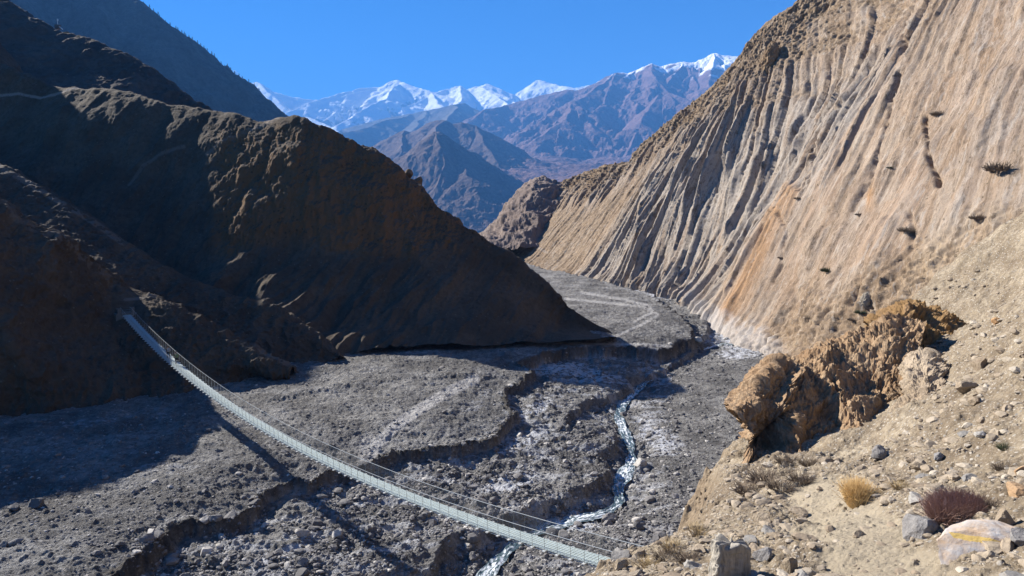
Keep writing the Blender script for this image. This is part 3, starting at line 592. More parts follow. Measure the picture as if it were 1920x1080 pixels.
def mat_bed():
    m = NM('river_gravel', .85, .25); p = m.co(); k = m.mask()
    a_ = m.noise(p, .16, 6, .6); b_ = m.noise(p, 1.4, 8, .7); c_ = m.vor(p, 4.5, 'F1', 'Color'); v = m.vor(p, 4.5); v2 = m.vor(p, 1.6); c2 = m.vor(p, 1.6, 'F1', 'Color')
    col = m.ramp(a_, (.38, (.12, .115, .11)), (.5, (.20, .193, .184)), (.62, (.30, .29, .275)))
    col = m.mix(m.ramp(b_, (.44, 0.), (.62, .8)), col, (.08, .075, .075))
    sc_ = m.n('ShaderNodeSeparateColor'); m.l(c_, sc_.inputs[0]); col = m.mix(m.ma('MULTIPLY', m.ramp(sc_.outputs[0], (.78, 0.), (.95, .8)), m.ramp(v, (.25, 1.), (.4, 0.))), col, (.48, .45, .42))
    s2 = m.n('ShaderNodeSeparateColor'); m.l(c2, s2.inputs[0]); col = m.mix(m.ma('MULTIPLY', m.ramp(s2.outputs[0], (.9, 0.), (.97, .8)), m.ramp(v2, (.2, 1.), (.32, 0.))), col, (.55, .51, .46))
    col = m.mix(m.ma('MULTIPLY', k[1], .9), col, (.44, .425, .41)); col = m.mix(m.ma('MULTIPLY', k[2], .85), col, (.066, .056, .048))  # terrace bank faces: earth colour darkened to paint in deeper shade
    col = m.mix(k[0], col, (.58, .595, .635))
    h = m.ma('ADD', m.ma('MULTIPLY', v, -.5), m.noise(p, 3.5, 8, .75))
    return m.fin(col, m.bump(m.noise(p, .9, 8, .7), .9, .9, m.bump(h, .95, .35)), m.ma('SUBTRACT', .9, m.ma('MULTIPLY', k[0], .5)))
m_bed = mat_bed()
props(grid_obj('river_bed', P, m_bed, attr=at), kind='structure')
BEDX, BEDY, BEDZ = X, Y, Z
# stream
st = resample(np.array(STR), 520); st = smooth1(st, 15); tg = np.gradient(st, axis=0); tg /= np.linalg.norm(tg, axis=1)[:, None]; nn = np.stack([-tg[:, 1], tg[:, 0]], -1)
wd = .72 + .5 * n2(np.arange(520) / 30., np.zeros(520), 3) + .25 * n2(np.arange(520) / 8., np.zeros(520), 4)
cc = np.linspace(-1, 1, 30)[None, :, None]; P = st[:, None, :] + nn[:, None, :] * cc * wd[:, None, None]
P = np.concatenate([P, np.zeros((520, 30, 1))], -1)
P[..., 2] = -32.80 + .10 * (rdg(P[..., 0] / .7, P[..., 1] / .7, 4, 501) - .8) + .12 * fbm(P[..., 0] / 2, P[..., 1] / 2, 3, 7)
_u = np.arange(520)[:, None] * .33 * np.ones((1, 30)); _c = cc[..., 0] * wd[:, None]; fo = sstep(-.05, .45, fbm(_u / 1.1, _c / .3, 5, 511, .65) + .3 * np.sin(_u / 3.1) - .02) * (1 - .6 * np.abs(cc[..., 0]) ** 3); at = np.stack([fo, fo * 0, fo * 0], -1)
m = NM('stream_water', .12, .5); k = m.mask(); p = m.co(); f = m.noise(p, 3, 6, .7)
c = m.mix(m.ramp(f, (.4, 0.), (.6, 1.)), (.035, .055, .06), (.10, .14, .145)); c = m.mix(m.ma('MULTIPLY', k[0], m.ramp(f, (.38, .3), (.5, 1.))), c, (.66, .70, .74))
m.fin(c, m.bump(f, .6, .15), m.ma('ADD', .1, m.ma('MULTIPLY', k[0], .6)))
props(grid_obj('stream', P, m.m, attr=at), kind='structure')
# wide ground sheet far below everything
g = plain('valley_floor', (.16, .13, .11), scale=.01)
xs = np.linspace(-25000, 25000, 90); ys = np.linspace(-5000, 33000, 90); GX, GY = np.meshgrid(xs, ys)
GZ = np.full(GX.shape, -620.0) + 30 * fbm(GX / 2000, GY / 2000, 3, 9); props(grid_obj('ground', np.stack([GX, GY, GZ], -1), g), kind='structure')
# ================================================================== foreground slope
def tps(pts):
    A = np.array(pts, float); n = len(A); d = np.linalg.norm(A[:, None, :2] - A[None, :, :2], axis=-1); K = np.where(d > 0, d * d * np.log(d + 1e-12), 0) + np.eye(n) * .3
    M = np.zeros((n + 3, n + 3)); M[:n, :n] = K; M[:n, n] = 1; M[:n, n + 1:] = A[:, :2]; M[n, :n] = 1; M[n + 1:, :n] = A[:, :2].T
    wt = np.linalg.solve(M, np.r_[A[:, 2], 0, 0, 0])
    def f(X, Y):
        Z = wt[n] + wt[n + 1] * X + wt[n + 2] * Y
        for k in range(n):
            r2 = (X - A[k, 0]) ** 2 + (Y - A[k, 1]) ** 2 + 1e-9; Z = Z + wt[k] * .5 * r2 * np.log(r2)
        return Z
    return f
fgc = [(1145, 1062, 8.4), (1190, 1040, 9.0), (1240, 1014, 9.6), (1300, 995, 10.4), (1370, 972, 11.5), (1374, 925, 14.0), (1378, 880, 16.5), (1250, 1078, 8.0), (1370, 1075, 7.4), (1420, 1010, 9.0), (1500, 1078, 7.0), (1640, 1078, 6.4), (1780, 1078, 6.0), (1920, 1078, 5.7),
       (1560, 990, 8.6), (1600, 930, 10.6), (1560, 900, 12.2), (1480, 900, 13.2), (1500, 860, 16.5), (1600, 852, 15.5), (1440, 860, 16.8), (1700, 950, 8.6), (1800, 950, 7.8), (1920, 950, 7.0), (1700, 850, 12.5), (1800, 850, 10.4), (1920, 850, 9.2), (1760, 760, 15), (1850, 740, 13.5), (1920, 720, 12.5), (1790, 690, 19), (1860, 640, 19), (1920, 600, 18), (1760, 640, 26), (1860, 590, 27), (1920, 548, 27), (1650, 640, 31), (1560, 690, 28)]
fgp = [tuple(W(a, b, d)) for a, b, d in fgc] + [(0, 0, -1.75), (1.2, 3, -2.45), (4, 2, -1.6), (8, 0, .2), (2, -5, -1.2), (-2, -3, -2.2), (10, 6, .3), (14, 12, 1.2), (20, 20, 2.0), (26, 30, 3), (24, 40, -1)]
FZ = tps(fgp)
edge = [(-4, -30), (-2.5, -8), (-1.4, -1), (-.6, 3), (.45, 6.3)] + [tuple(W(a, b, d)[:2]) for a, b, d in [(1128, 1085, 7.6), (1142, 1058, 8.5), (1188, 1036, 9.1), (1240, 1009, 9.8), (1300, 990, 10.6), (1372, 968, 11.7), (1374, 925, 14.2), (1377, 880, 17), (1374, 830, 19.5), (1440, 745, 23), (1500, 700, 27), (1580, 650, 30), (1680, 600, 33), (1790, 600, 33), (1860, 575, 32), (1925, 541, 31)]] + [(30, 33), (45, 34)]
wx_ = np.random.default_rng(3)
def fgz(X, Y, fine=True):
    sd, _, sg, _ = seg_dist(X + .25 * fbm(X / .9, Y / .9, 4, 601), Y + .25 * fbm(X / .9, Y / .9, 4, 611), edge); out_ = np.where(sg > 0, sd, 0)
    r = np.hypot(X, Y)
    Z = FZ(X, Y) + .10 * fbm(X / 1.6, Y / 1.6, 4, 621) * np.clip(r / 8, .2, 2.5)
    if fine: Z = Z + .03 * fbm(X / .25, Y / .25, 5, 631, .65) * (1 - .7 * PATH(X, Y)) + rocks(X, Y, .5, .35, 12, .08, .35, .55) * .6 * (1 - PATH(X, Y) * .9) + rocks(X, Y, .16, .45, 15, .12, .45, .55) * .8
    Z = Z - PATH(X, Y) * .09
    k = out_; Z = Z - np.where(k < 1.2, 1.1 * k * k, 1.1 * 1.44 + (k - 1.2) * 2.2) * (1 + .25 * fbm(X / 1.4, Y / 1.4, 4, 641) * (k > .2))
    Z = Z + sstep(.15, .8, k) * .22 * fbm(X / .6, Y / .6, 4, 683, .6) + sstep(1.2, 3, k) * (.5 * fbm(X / 1.5, Y / 1.5, 4, 681))
    return np.maximum(Z, -36.0), sg * sd
pathp = [tuple(W(a, b, d)[:2]) for a, b, d in [(1850, 1400, 4.), (1680, 1078, 6.2), (1600, 1010, 8), (1570, 950, 9.9), (1530, 905, 12.2)]]
pathp = [(1.6, -4), (2.0, 0), (2.6, 3)] + pathp[1:]
def PATH(X, Y):
    sd = seg_dist(X, Y, pathp)[0]; return 1 - sstep(.35, .75, sd + .2 * fbm(X / .5, Y / .5, 3, 651))
thv = np.concatenate([np.linspace(-170, -8, 120), np.linspace(-8, 48, 1150)[1:], np.linspace(48, 100, 80)[1:]]) * math.pi / 180
rv = np.concatenate([np.geomspace(.6, 5, 40), np.geomspace(5, 40, 820)[1:], np.geomspace(40, 70, 30)[1:]])
X = (np.sin(thv)[None] * rv[:, None]).astype(np.float32); Y = (np.cos(thv)[None] * rv[:, None]).astype(np.float32)
Z, sg = fgz(X, Y); P = np.stack([X, Y, Z], -1); P_FG = P; SG_FG = sg
at = np.stack([PATH(X, Y), sstep(.1, .8, sg), sstep(.0, .5, fbm(X / 2.5, Y / 2.5, 4, 661))], -1)
def mat_fg():
    m = NM('slope_soil', .95, .15); p = m.co(); k = m.mask()
    a_ = m.noise(p, .8, 7, .65); b_ = m.noise(p, 6, 9, .72); c_ = m.vor(p, 14, 'F1', 'Color'); v = m.vor(p, 14); v2 = m.vor(p, 38); cc_ = m.vor(p, 38, 'F1', 'Color')
    col = m.ramp(a_, (.36, (.16, .122, .082)), (.5, (.24, .192, .133)), (.62, (.32, .265, .19)))
    col = m.mix(m.ramp(b_, (.44, 0.), (.64, .85)), col, (.12, .092, .065)); col = m.mix(m.ramp(b_, (.25, .6), (.40, 0.)), col, (.52, .46, .37))
    s_1 = m.n('ShaderNodeSeparateColor'); m.l(c_, s_1.inputs[0]); np_ = m.ma('SUBTRACT', 1, m.ma('MULTIPLY', k[0], .8))
    col = m.mix(m.ma('MULTIPLY', np_, m.ma('MULTIPLY', m.ramp(s_1.outputs[0], (.6, 0.), (.75, 1.)), m.ramp(v, (.28, .9), (.42, 0.)))), col, m.mix(s_1.outputs[1], (.48, .43, .36), (.20, .19, .18)))
    s_2 = m.n('ShaderNodeSeparateColor'); m.l(cc_, s_2.inputs[0])
    col = m.mix(m.ma('MULTIPLY', m.ramp(s_2.outputs[0], (.6, 0.), (.8, .8)), m.ramp(v2, (.28, .9), (.42, 0.))), col, m.mix(s_2.outputs[1], (.50, .46, .40), (.22, .18, .14)))
    col = m.mix(m.ma('MULTIPLY', k[1], .85), col, m.mix(m.ramp(b_, (.38, 0.), (.6, 1.)), (.12, .085, .055), (.26, .20, .135)))
    col = m.mix(m.ma('MULTIPLY', k[0], .75), col, m.mix(b_, (.30, .25, .18), (.38, .325, .24)))
    h = m.ma('ADD', m.ma('MULTIPLY', v, -.4), m.noise(p, 9, 9, .75))
    return m.fin(col, m.bump(h, .9, .06))
props(grid_obj('slope_ground', P, mat_fg(), attr=at), kind='structure')
def fgpix(px, py):
    """where the view ray of that pixel meets the slope"""
    r = ray(px, py); d = np.geomspace(4, 45, 1500); X = r[0] / r[1] * d; Y = d; Z = fgz(X.astype(np.float32), Y.astype(np.float32), False)[0]; zr = r[2] / r[1] * d
    k = np.argmax(zr < Z); return np.array([X[k], Y[k], Z[k]])

# ================================================================== rock outcrop
def mat_crag(name, c1, c2, c3):
    m = NM(name, .92, .2); p = m.co(); a_ = m.noise(p, .5, 7, .65); b_ = m.noise(m.mp(p, (1, 1, .45), (0, .7, 0)), 2.2, 9, .7, .5); c_ = m.noise(p, 11, 8, .72)
    col = m.mix(m.ramp(a_, (.38, 0.), (.6, 1.)), c1, c2); col = m.mix(m.ramp(b_, (.48, 0.), (.68, .8)), col, c3); col = m.mix(m.ramp(c_, (.46, 0.), (.66, .55)), col, tuple(x * .5 for x in c1))
    return m.fin(col, m.bump(m.ma('ADD', m.ma('MULTIPLY', b_, 1.2), m.ma('MULTIPLY', c_, .4)), .9, .12))
m_crag = mat_crag('outcrop_rock', (.24, .15, .082), (.35, .235, .14), (.42, .32, .215))
def crag_disp(P, seed, amp, l):
    n = normals(P); c = .8; q = P @ np.array([[c, 0, -.6], [0, 1, 0], [.6, 0, c]]).T
    d = 1.3 * (rdg3(q, l * 1.5, 3, seed, .42, (.5, .9, 2.2)) - .8) + .34 * cragn(P, seed + 5, l * .45) + .45 * cragn(P, seed + 6, l * 1.2) + .10 * (rdg3(P, l * .12, 4, seed + 8, .6) - .8)
    return P + n * (amp * d)[..., None], n
    q = P @ np.array([[.80, 0, -.60], [0, 1, 0], [.60, 0, .80]]).T     # bedding leans to the right
    wq = q + .35 * l * np.stack([fbm3(P, l, 3, seed + 70), fbm3(P, l, 3, seed + 75), 0 * P[..., 0]], -1)
    d = rdg3(wq, l, 5, seed, .55, (.55, 1, 1.9)) - .8
    st = fbm3(wq, l * .8, 3, seed + 30, .5, (.6, 1, 2)) * 2.2; d = d * .75 + .45 * (np.abs(st - np.round(st)) * 2 - .5)
    d = d + .30 * (rdg3(P, l * .22, 4, seed + 50, .55) - .8)
    return P + n * (amp * d)[..., None], n
rows = [[(1380, 905, 16.8), (1420, 890, 16.9), (1480, 880, 17.1), (1560, 872, 17.2), (1620, 860, 17.0), (1672, 845, 16.8)],
        [(1384, 868, 17.2), (1425, 855, 17.5), (1480, 852, 17.5), (1560, 845, 17.7), (1625, 835, 17.4), (1680, 800, 17.8)],
        [(1380, 832, 17.7), (1430, 818, 18.7), (1500, 800, 18.3), (1570, 780, 18.8), (1640, 760, 18.7), (1700, 730, 19.4)],
        [(1368, 796, 18.0), (1425, 755, 18.9), (1490, 745, 19.4), (1570, 720, 20), (1650, 690, 20.5), (1722, 665, 21.5)],
        [(1385, 772, 18.9), (1425, 730, 19.8), (1458, 692, 20.5), (1500, 688, 21.5), (1560, 664, 22.6), (1610, 640, 23.5), (1680, 618, 24), (1735, 612, 25)],
        [(1390, 785, 20.5), (1430, 745, 21.8), (1470, 700, 22.8), (1530, 690, 24), (1640, 640, 26), (1740, 630, 28)],
        [(1400, 830, 22), (1450, 790, 23.5), (1500, 750, 25), (1560, 720, 27), (1650, 690, 29), (1745, 680, 30)]]
P, T = loft(rows, 620, 420, sm=25)
px, py = proj(P)
P, n = crag_disp(P, 701, .42, 1.9)
cave = np.exp(-((px - 1452) / 30) ** 2 - ((py - 832 + (px - 1452) * .5) / 26) ** 2) * (P[..., 1] < 21)
P = P + np.array([.05, 1.1, .15]) * cave[..., None]
o = grid_obj('rock_outcrop', P, m_crag); props(o, 'big craggy brown outcrop jutting over the river bed, dark hollow at its foot', 'rock outcrop')
top = [[(1600, 668, 23), (1640, 660, 23.2), (1700, 655, 23.2), (1745, 672, 22.5), (1800, 690, 21.5)], [(1612, 638, 24), (1650, 622, 24.4), (1700, 618, 24.6), (1750, 625, 24.5), (1806, 650, 24)], [(1625, 615, 24.6), (1665, 594, 25.2), (1702, 578, 25.8), (1745, 588, 26.2), (1775, 604, 26.4), (1806, 625, 26.6)], [(1630, 625, 27), (1665, 610, 28), (1705, 595, 28.5), (1750, 605, 29), (1810, 640, 29)], [(1640, 680, 29), (1700, 660, 30), (1750, 660, 31), (1820, 680, 31)]]
P, T = loft(top, 300, 200, sm=15); P, n = crag_disp(P, 741, .30, 1.0)
o2 = grid_obj('rock_outcrop', P, mat_crag('ochre_crag_rock', (.25, .15, .065), (.33, .205, .09), (.23, .15, .09))); props(o2, 'ochre blocky crag on top of the brown outcrop, right side in shadow', 'rock outcrop')
rib = [[(1662, 880, 15.4), (1700, 860, 15.3), (1740, 830, 15.2), (1775, 800, 14.9)], [(1668, 845, 16.0), (1695, 810, 16.2), (1735, 780, 16.0), (1772, 770, 15.8)], [(1684, 780, 17.2), (1705, 740, 17.5), (1738, 720, 17.3), (1768, 735, 17)], [(1702, 715, 18.6), (1715, 682, 19), (1738, 676, 19), (1758, 700, 18.8)], [(1712, 720, 20.5), (1725, 695, 21), (1745, 700, 21), (1790, 730, 20)], [(1720, 800, 21.5), (1740, 780, 22), (1770, 780, 22), (1810, 790, 21)]]
P, T = loft(rib, 260, 300, sm=15); P, n = crag_disp(P, 771, .26, 1.0)
o3 = grid_obj('rock_outcrop', P, mat_crag('pale_rib_rock', (.33, .25, .17), (.42, .34, .25), (.25, .19, .13))); props(o3, 'pale pitted rock rib leaning on the right side of the brown outcrop', 'rock outcrop')

# ================================================================== loose stones
import bmesh
def ico(sub):
    bm = bmesh.new(); bmesh.ops.create_icosphere(bm, subdivisions=sub, radius=1); V = np.array([v.co[:] for v in bm.verts]); F = np.array([[v.index for v in f.verts] for f in bm.faces]); bm.free(); return V, F
ICO = {1: ico(1), 2: ico(2), 3: ico(3), 4: ico(4), 5: ico(5)}
def rockV(seed, sub=2, flat=.65, cuts=9, rough=.05, aspect=None):
    r = np.random.default_rng(seed); V, F = ICO[sub]; V = V.copy()
    for k in range(cuts):
        n = r.normal(size=3); n /= np.linalg.norm(n); d = r.uniform(.45, .85); t = V @ n - d; V = V - n * np.clip(t, 0, None)[:, None]
    if rough: V = V * (1 + rough * fbm3(V + seed * 3.7, .5, 4, seed % 50))[:, None]
    a = aspect or (1, r.uniform(.6, .95), flat * r.uniform(.6, 1.1)); V = V * np.array(a)
    return V / np.abs(V).max(), F
def rotm(r, tilt=.5):
    a = r.uniform(0, 6.283); c, s = math.cos(a), math.sin(a); R1 = np.array([[c, -s, 0], [s, c, 0], [0, 0, 1]])
    b = r.uniform(-tilt, tilt); c, s = math.cos(b), math.sin(b); return R1 @ np.array([[1, 0, 0], [0, c, -s], [0, s, c]])
def stuff_rocks(name, pts, size, mat, sub, label, seed, norm=None, flat=.65):
    r = np.random.default_rng(seed); prot = [rockV(seed * 100 + k, sub, flat, 7, 0.04) for k in range(14)]; Vs, Fs, o = [], [], 0; F = prot[0][1]
    for i, (p, s) in enumerate(zip(pts, size)):
        V = prot[i % 14][0] @ rotm(r).T * s + p + np.array([0, 0, s * flat * .05]); Vs.append(V); Fs.append(F + o); o += len(V)
    V = np.concatenate(Vs).astype(np.float32); F = np.concatenate(Fs).astype(np.int32); me = bpy.data.meshes.new(name); me.vertices.add(len(V)); me.vertices.foreach_set('co', V.ravel())
    me.loops.add(F.size); me.loops.foreach_set('vertex_index', F.ravel()); me.polygons.add(len(F)); me.polygons.foreach_set('loop_start', np.arange(len(F), dtype=np.int32) * 3); me.update()
    me.polygons.foreach_set('use_smooth', np.zeros(len(F), bool)); return props(link(name, me, mat), label, None, None, 'stuff')
def mat_rock(name, c1, c2, c3, sc=1.):
    m = NM(name, .88, .25); p = m.co(); a_ = m.noise(p, .45 * sc, 3, .5); b_ = m.noise(p, 3 * sc, 8, .7); g = m.n('ShaderNodeNewGeometry').outputs['Random Per Island']; oi = m.n('ShaderNodeObjectInfo').outputs['Random']
    rr_ = m.ma('FRACT', m.ma('ADD', g, oi)); col = m.ramp(rr_, (0, c1), (.4, c2), (.72, c2), (1, c3)); col = m.mix(m.ramp(b_, (.42, 0.), (.68, .6)), col, tuple(x * .5 for x in c2))
    return m.fin(col, m.bump(b_, .6, .1 / sc))
m_gr = mat_rock('river_stone', (.10, .095, .095), (.18, .17, .165), (.50, .47, .43)); m_gp = mat_rock('pale_river_stone', (.36, .33, .29), (.42, .39, .34), (.5, .46, .4))
R = np.random.default_rng(77); N = 46000
qx = R.uniform(-60, 1520, N); qy = 500 + 600 * R.uniform(0, 1, N) ** .75; q = GP(np.stack([qx, qy], 1), -31.0); X = q[:, 0].astype(np.float32); Y = q[:, 1].astype(np.float32)
Z, a, b, sd, low = bed(X, Y)
clump = fbm(X / 5, Y / 5, 3, 811); right = (sd > 3) & (b < -1) & (a < -1)
keep = (R.random(N) < np.where(low > .5, np.where(right, .16 + .5 * (clump > .25) + .35 * (sd < 8), .62 + clump), .09 + .25 * (np.abs(a) < 1.2) + .12 * (clump > .2))) & (sd > .8)
size = .07 + .045 * (Y / 60) + .12 * R.pareto(3.0, N); size = np.minimum(size, .62) * np.where(low > .5, 1, .8)
idx = np.where(keep)[0]; pts = np.stack([X, Y, Z], 1)[idx]; size = size[idx]; od = np.argsort(-size / pts[:, 1]); pts = pts[od]; size = size[od]; lowi = low[idx][od]; righti = right[idx][od]; ai = a[idx][od]
NB = 110
stuff_rocks('river_gravel_stones', pts[NB:], size[NB:], m_gr, 1, 'small grey and pale stones strewn over the river bed', 5)
def inst(name, proto, loc, s, rz, tilt, label, cat, group):
    o = proto.copy(); COL.objects.link(o); o.location = loc; o.scale = (s, s, s); o.rotation_euler = (tilt, 0, rz); props(o, label, cat, group); return o
def proto_rock(name, seed, sub, mat, flat=.65, cuts=10, rough=.08, smooth=False, aspect=None):
    V, F = rockV(seed, sub, flat, cuts, rough, aspect); me = bpy.data.meshes.new(name); me.from_pydata(V.tolist(), [], F.tolist()); me.materials.append(mat)
    if smooth: me.polygons.foreach_set('use_smooth', np.ones(len(me.polygons), bool))
    return bpy.data.objects.new(name, me)
PR = [proto_rock('boulder', 900 + k, 3, m_gr) for k in range(8)]; PP = [proto_rock('boulder', 950 + k, 3, m_gp) for k in range(5)]
rr_ = random.Random(5)
BEDH = [(974, 818, 22, 1, 'pale round boulder at the foot of the dark mounded bank, left one of a pair', 'pale boulder pair under the mounded bank'), (992, 822, 18, 1, 'pale boulder at the foot of the dark mounded bank, right one of a pair', ''),
        (1308, 640, 20, 1, 'light boulder at the shadowed bank tip where the valley bends', 'light boulder at the bank tip'), (824, 884, 16, 1, 'pale flat boulder in the rubble just above the bridge deck', 'pale flat boulder above the deck'), (884, 870, 15, 1, 'rounded whitish boulder in the rubble under the curved bank', 'whitish boulder under the curved bank'), (888, 915, 24, 0, 'largest brownish boulder in the rubble, above the middle of the bridge', 'largest brownish boulder above the bridge'),
        (818, 978, 14, 1, 'small bright white stone block below the bridge deck', 'bright white block below the deck'), (1066, 833, 16, 0, 'grey boulder on the bar left of the stream, by the ice patch', ''), (410, 1026, 22, 1, 'pale boulder in the shade at the foot of the near terrace bank', 'pale boulder under the near terrace bank'), (398, 1040, 16, 1, 'reddish pale stone beside the pale boulder in the shade of the near bank', ''),
        (195, 898, 22, 0, 'dark flat boulder on the terrace just outside the hill shadow', 'flat boulder outside the hill shadow'), (67, 949, 32, 0, 'dark low boulder on the terrace at the edge of the shadow', ''), (25, 955, 28, 0, 'dark boulder at the left edge of the picture on the terrace', 'dark boulder at the left picture edge'), (166, 961, 18, 0, 'small dark boulder on the terrace right of the low boulders', ''),
        (30, 1018, 26, 0, 'brown boulder low on the terrace in the bottom left corner', 'brown boulder in the bottom left corner'), (1222, 893, 16, 1, 'white sided block alone on the sand right of the stream', 'white sided block right of the stream'), (1200, 873, 30, 0, 'broad dark boulder right of the stream, level with the rapids', ''), (1170, 780, 22, 0, 'grey boulder beside the rapids where the stream turns', 'grey boulder where the stream turns'),
        (1240, 706, 20, 0, 'dark boulder near the right bank of the upper stream', 'dark boulder by the upper stream'), (620, 985, 26, 0, 'large grey block in the rubble left under the bridge', 'large grey block left under the bridge'), (1140, 975, 40, 0, 'big dark boulder at the edge of the white ice sheet near the stream', 'big dark boulder by the ice sheet'), (1060, 1010, 34, 0, 'dark boulder on the ice close behind the bridge railing', 'dark boulder behind the bridge railing')]
def name_by_marks(P2, marks, noun):
    """labels that single each one out: side and nearness to a findable landmark"""
    used = {}; out_ = []
    items = []
    for i, (x, y) in enumerate(P2):
        k = min(range(len(marks)), key=lambda q: math.hypot(marks[q][0] - x, marks[q][1] - y)); dx, dy = x - marks[k][0], y - marks[k][1]
        w_ = ('right of' if dx > 0 else 'left of') if abs(dx) > abs(dy) else ('below' if dy > 0 else 'above'); items.append((math.hypot(dx, dy), i, k, w_))
    res = [''] * len(P2); ords = ['nearest', 'second nearest', 'third nearest', 'fourth nearest', 'fifth nearest', 'sixth nearest', 'seventh nearest', 'eighth nearest', 'ninth nearest', 'tenth nearest', 'eleventh nearest', 'twelfth nearest', 'thirteenth nearest', 'fourteenth nearest', 'fifteenth nearest', 'sixteenth nearest', 'seventeenth nearest', 'eighteenth nearest', 'nineteenth nearest', 'twentieth nearest'] + ['farther away'] * 99
    for d_, i, k, w_ in sorted(items): n_ = used.get((k, w_), 0); used[(k, w_)] = n_ + 1; res[i] = f'{noun[i]}, {ords[n_]} {w_} the {marks[k][2]}'
    return res
bxp, byp = proj(pts[:NB]); bmk = [(h[0], h[1], h[5]) for h in BEDH if h[5]] + [(1390, 645, 'ice at the foot of the wall'), (450, 890, 'bridge shadow on the terrace'), (700, 720, 'dry stone line across the terrace'), (1150, 590, 'vehicle track in the far bed'), (1330, 850, 'gravel flat beside the outcrop'), (240, 1060, 'near terrace bank'), (540, 1060, 'bottom left rubble')]
blab = name_by_marks(list(zip(bxp, byp)), bmk, ['small grey boulder' if size[i] / pts[i, 1] < np.median(size[:NB] / pts[:NB, 1]) else 'grey boulder' for i in range(NB)])
for i in range(NB):
    p = pts[i]; s = float(size[i]); grp = 'boulders on the terrace' if lowi[i] < .5 else 'boulders right of the stream' if righti[i] else 'boulders on the rubble left of the stream'
    inst('boulder', PR[i % 8], (p[0], p[1], p[2] + s * .2), s, rr_.uniform(0, 6), rr_.uniform(-.3, .3), blab[i], 'boulder', grp)
def on_bed(px, py):
    q = GP([(px, py)], -31.0)[0]
    for _ in range(6):
        z = float(bed(np.array([q[0]], np.float32), np.array([q[1]], np.float32))[0][0]); q = GP([(px, py)], z)[0]
    return q
for i, (px_, py_, w_, pale, lab, _m) in enumerate(BEDH):
    q = on_bed(px_, py_); s = w_ / 2 / FPX * q[1]; inst('boulder', (PP if pale else PR)[i % 5], (q[0], q[1], q[2] + s * .25), s, rr_.uniform(0, 6), rr_.uniform(-.2, .2), lab, 'boulder', None)

# foreground stones
m_fs = mat_rock('slope_stone', (.24, .185, .13), (.33, .27, .20), (.43, .38, .31), 5); m_fg_ = mat_rock('grey_slope_stone', (.17, .16, .15), (.25, .235, .215), (.36, .34, .31), 5)
GPX, GPY = proj(P_FG); vis = np.argwhere((GPX > 1130) & (GPX < 1990) & (GPY > 500) & (GPY < 1100) & (P_FG[..., 1] > 4) & (SG_FG < .5)); N = 22000; kk = vis[R.integers(0, len(vis), N)]
X, Y, Z = P_FG[kk[:, 0], kk[:, 1]].T; X = X.astype(np.float32); Y = Y.astype(np.float32); SGI = SG_FG[kk[:, 0], kk[:, 1]]; qx = GPX[kk[:, 0], kk[:, 1]]; qy = GPY[kk[:, 0], kk[:, 1]]; onp = PATH(X, Y)
ok = R.random(N) < np.where(onp > .4, .35, .6 + .5 * fbm(X / 1.5, Y / 1.5, 3, 821)) * np.clip(1.2 - SGI, 0, 1)
# keep clear of the crag
prx, pry = qx, qy; ok &= ~((prx > 1370) & (prx < 1700) & (pry < 850) & (Y > 15.5))
size = (.009 + .010 * R.pareto(1.75, N)) * (Y / 8) ** .6; size = np.minimum(size, .16) * np.where(onp > .4, .5, 1)
idx = np.where(ok)[0]; od = idx[np.argsort(-size[idx] / Y[idx])]; pts = np.stack([X, Y, Z], 1)[od]; size = size[od]
NF = 80
stuff_rocks('slope_pebbles', pts[NF:], size[NF:], m_fs, 2, 'pebbles and stone chips scattered over the dry slope', 6, flat=.55)
PF = [proto_rock('stone', 1000 + k, 4, m_fg_ if k % 5 == 0 else m_fs, .5, 14, .16) for k in range(10)]
fmk = [(1722, 1000, 'smooth grey boulder under the red bush'), (1367, 1000, 'tall split slab'), (1606, 930, 'golden tuft by the path'), (1795, 940, 'red brown bush'), (1850, 1030, 'paint marked slab'), (1175, 1050, 'stone blocks at the bridge end'), (1500, 968, 'pinkish boulder at the path edge'), (1720, 870, 'stacked flat stones on the scree'), (1650, 858, 'boulder at the foot of the outcrop'), (1912, 900, 'orange rock at the right edge'), (1840, 690, 'upper half buried boulder'), (1812, 735, 'lower half buried boulder'), (1868, 608, 'brown block on the skyline'), (1440, 900, 'leaning dry shrub on the ledge'), (1640, 1060, 'bottom end of the path'), (1540, 905, 'path bend')]
fx, fy = proj(pts[:NF]); flab = name_by_marks(list(zip(fx, fy)), fmk, ['grey stone' if i % 5 == 0 else 'tan stone' for i in range(NF)])
for i in range(NF):
    p = pts[i]; s = float(size[i]); inst('stone', PF[i % 10], (p[0], p[1], p[2] + s * .05), s, rr_.uniform(0, 6), rr_.uniform(-.4, .4), flab[i], 'stone', ('grey' if i % 5 == 0 else 'tan') + ' stones on the near slope')
def hero(name, seed, px_, py_, wpx, mat, aspect, rz, tilt, label, cuts=10, sub=4, sink=.2, rough=.10, dz=0):
    q = fgpix(px_, py_); s = wpx / 2 / FPX * q[1]; V, F = rockV(seed, sub, 1, cuts, rough, aspect); V = V * s
    o = poly_obj(name, V, F.tolist(), mat); o.location = (q[0], q[1], q[2] + s * (aspect[2] - sink) * .6 + dz); o.rotation_euler = (tilt[0], tilt[1], rz); props(o, label, 'rock'); return o
m_hg = mat_crag('grey_boulder_rock', (.22, .21, .205), (.29, .275, .265), (.19, .17, .155)); m_ht = mat_crag('tan_boulder_rock', (.28, .22, .155), (.36, .295, .22), (.24, .17, .11)); m_hr = mat_crag('rust_boulder_rock', (.40, .24, .12), (.46, .32, .2), (.3, .2, .13))
hero('boulder', 31, 1722, 1000, 82, m_hg, (1, .8, .8), .6, (.2, -.3), 'smooth grey boulder left below the red brown bush')
hero('boulder', 32, 1500, 968, 40, m_ht, (1, .8, .6), 0, (0, .2), 'tan pink boulder at the left edge of the path')
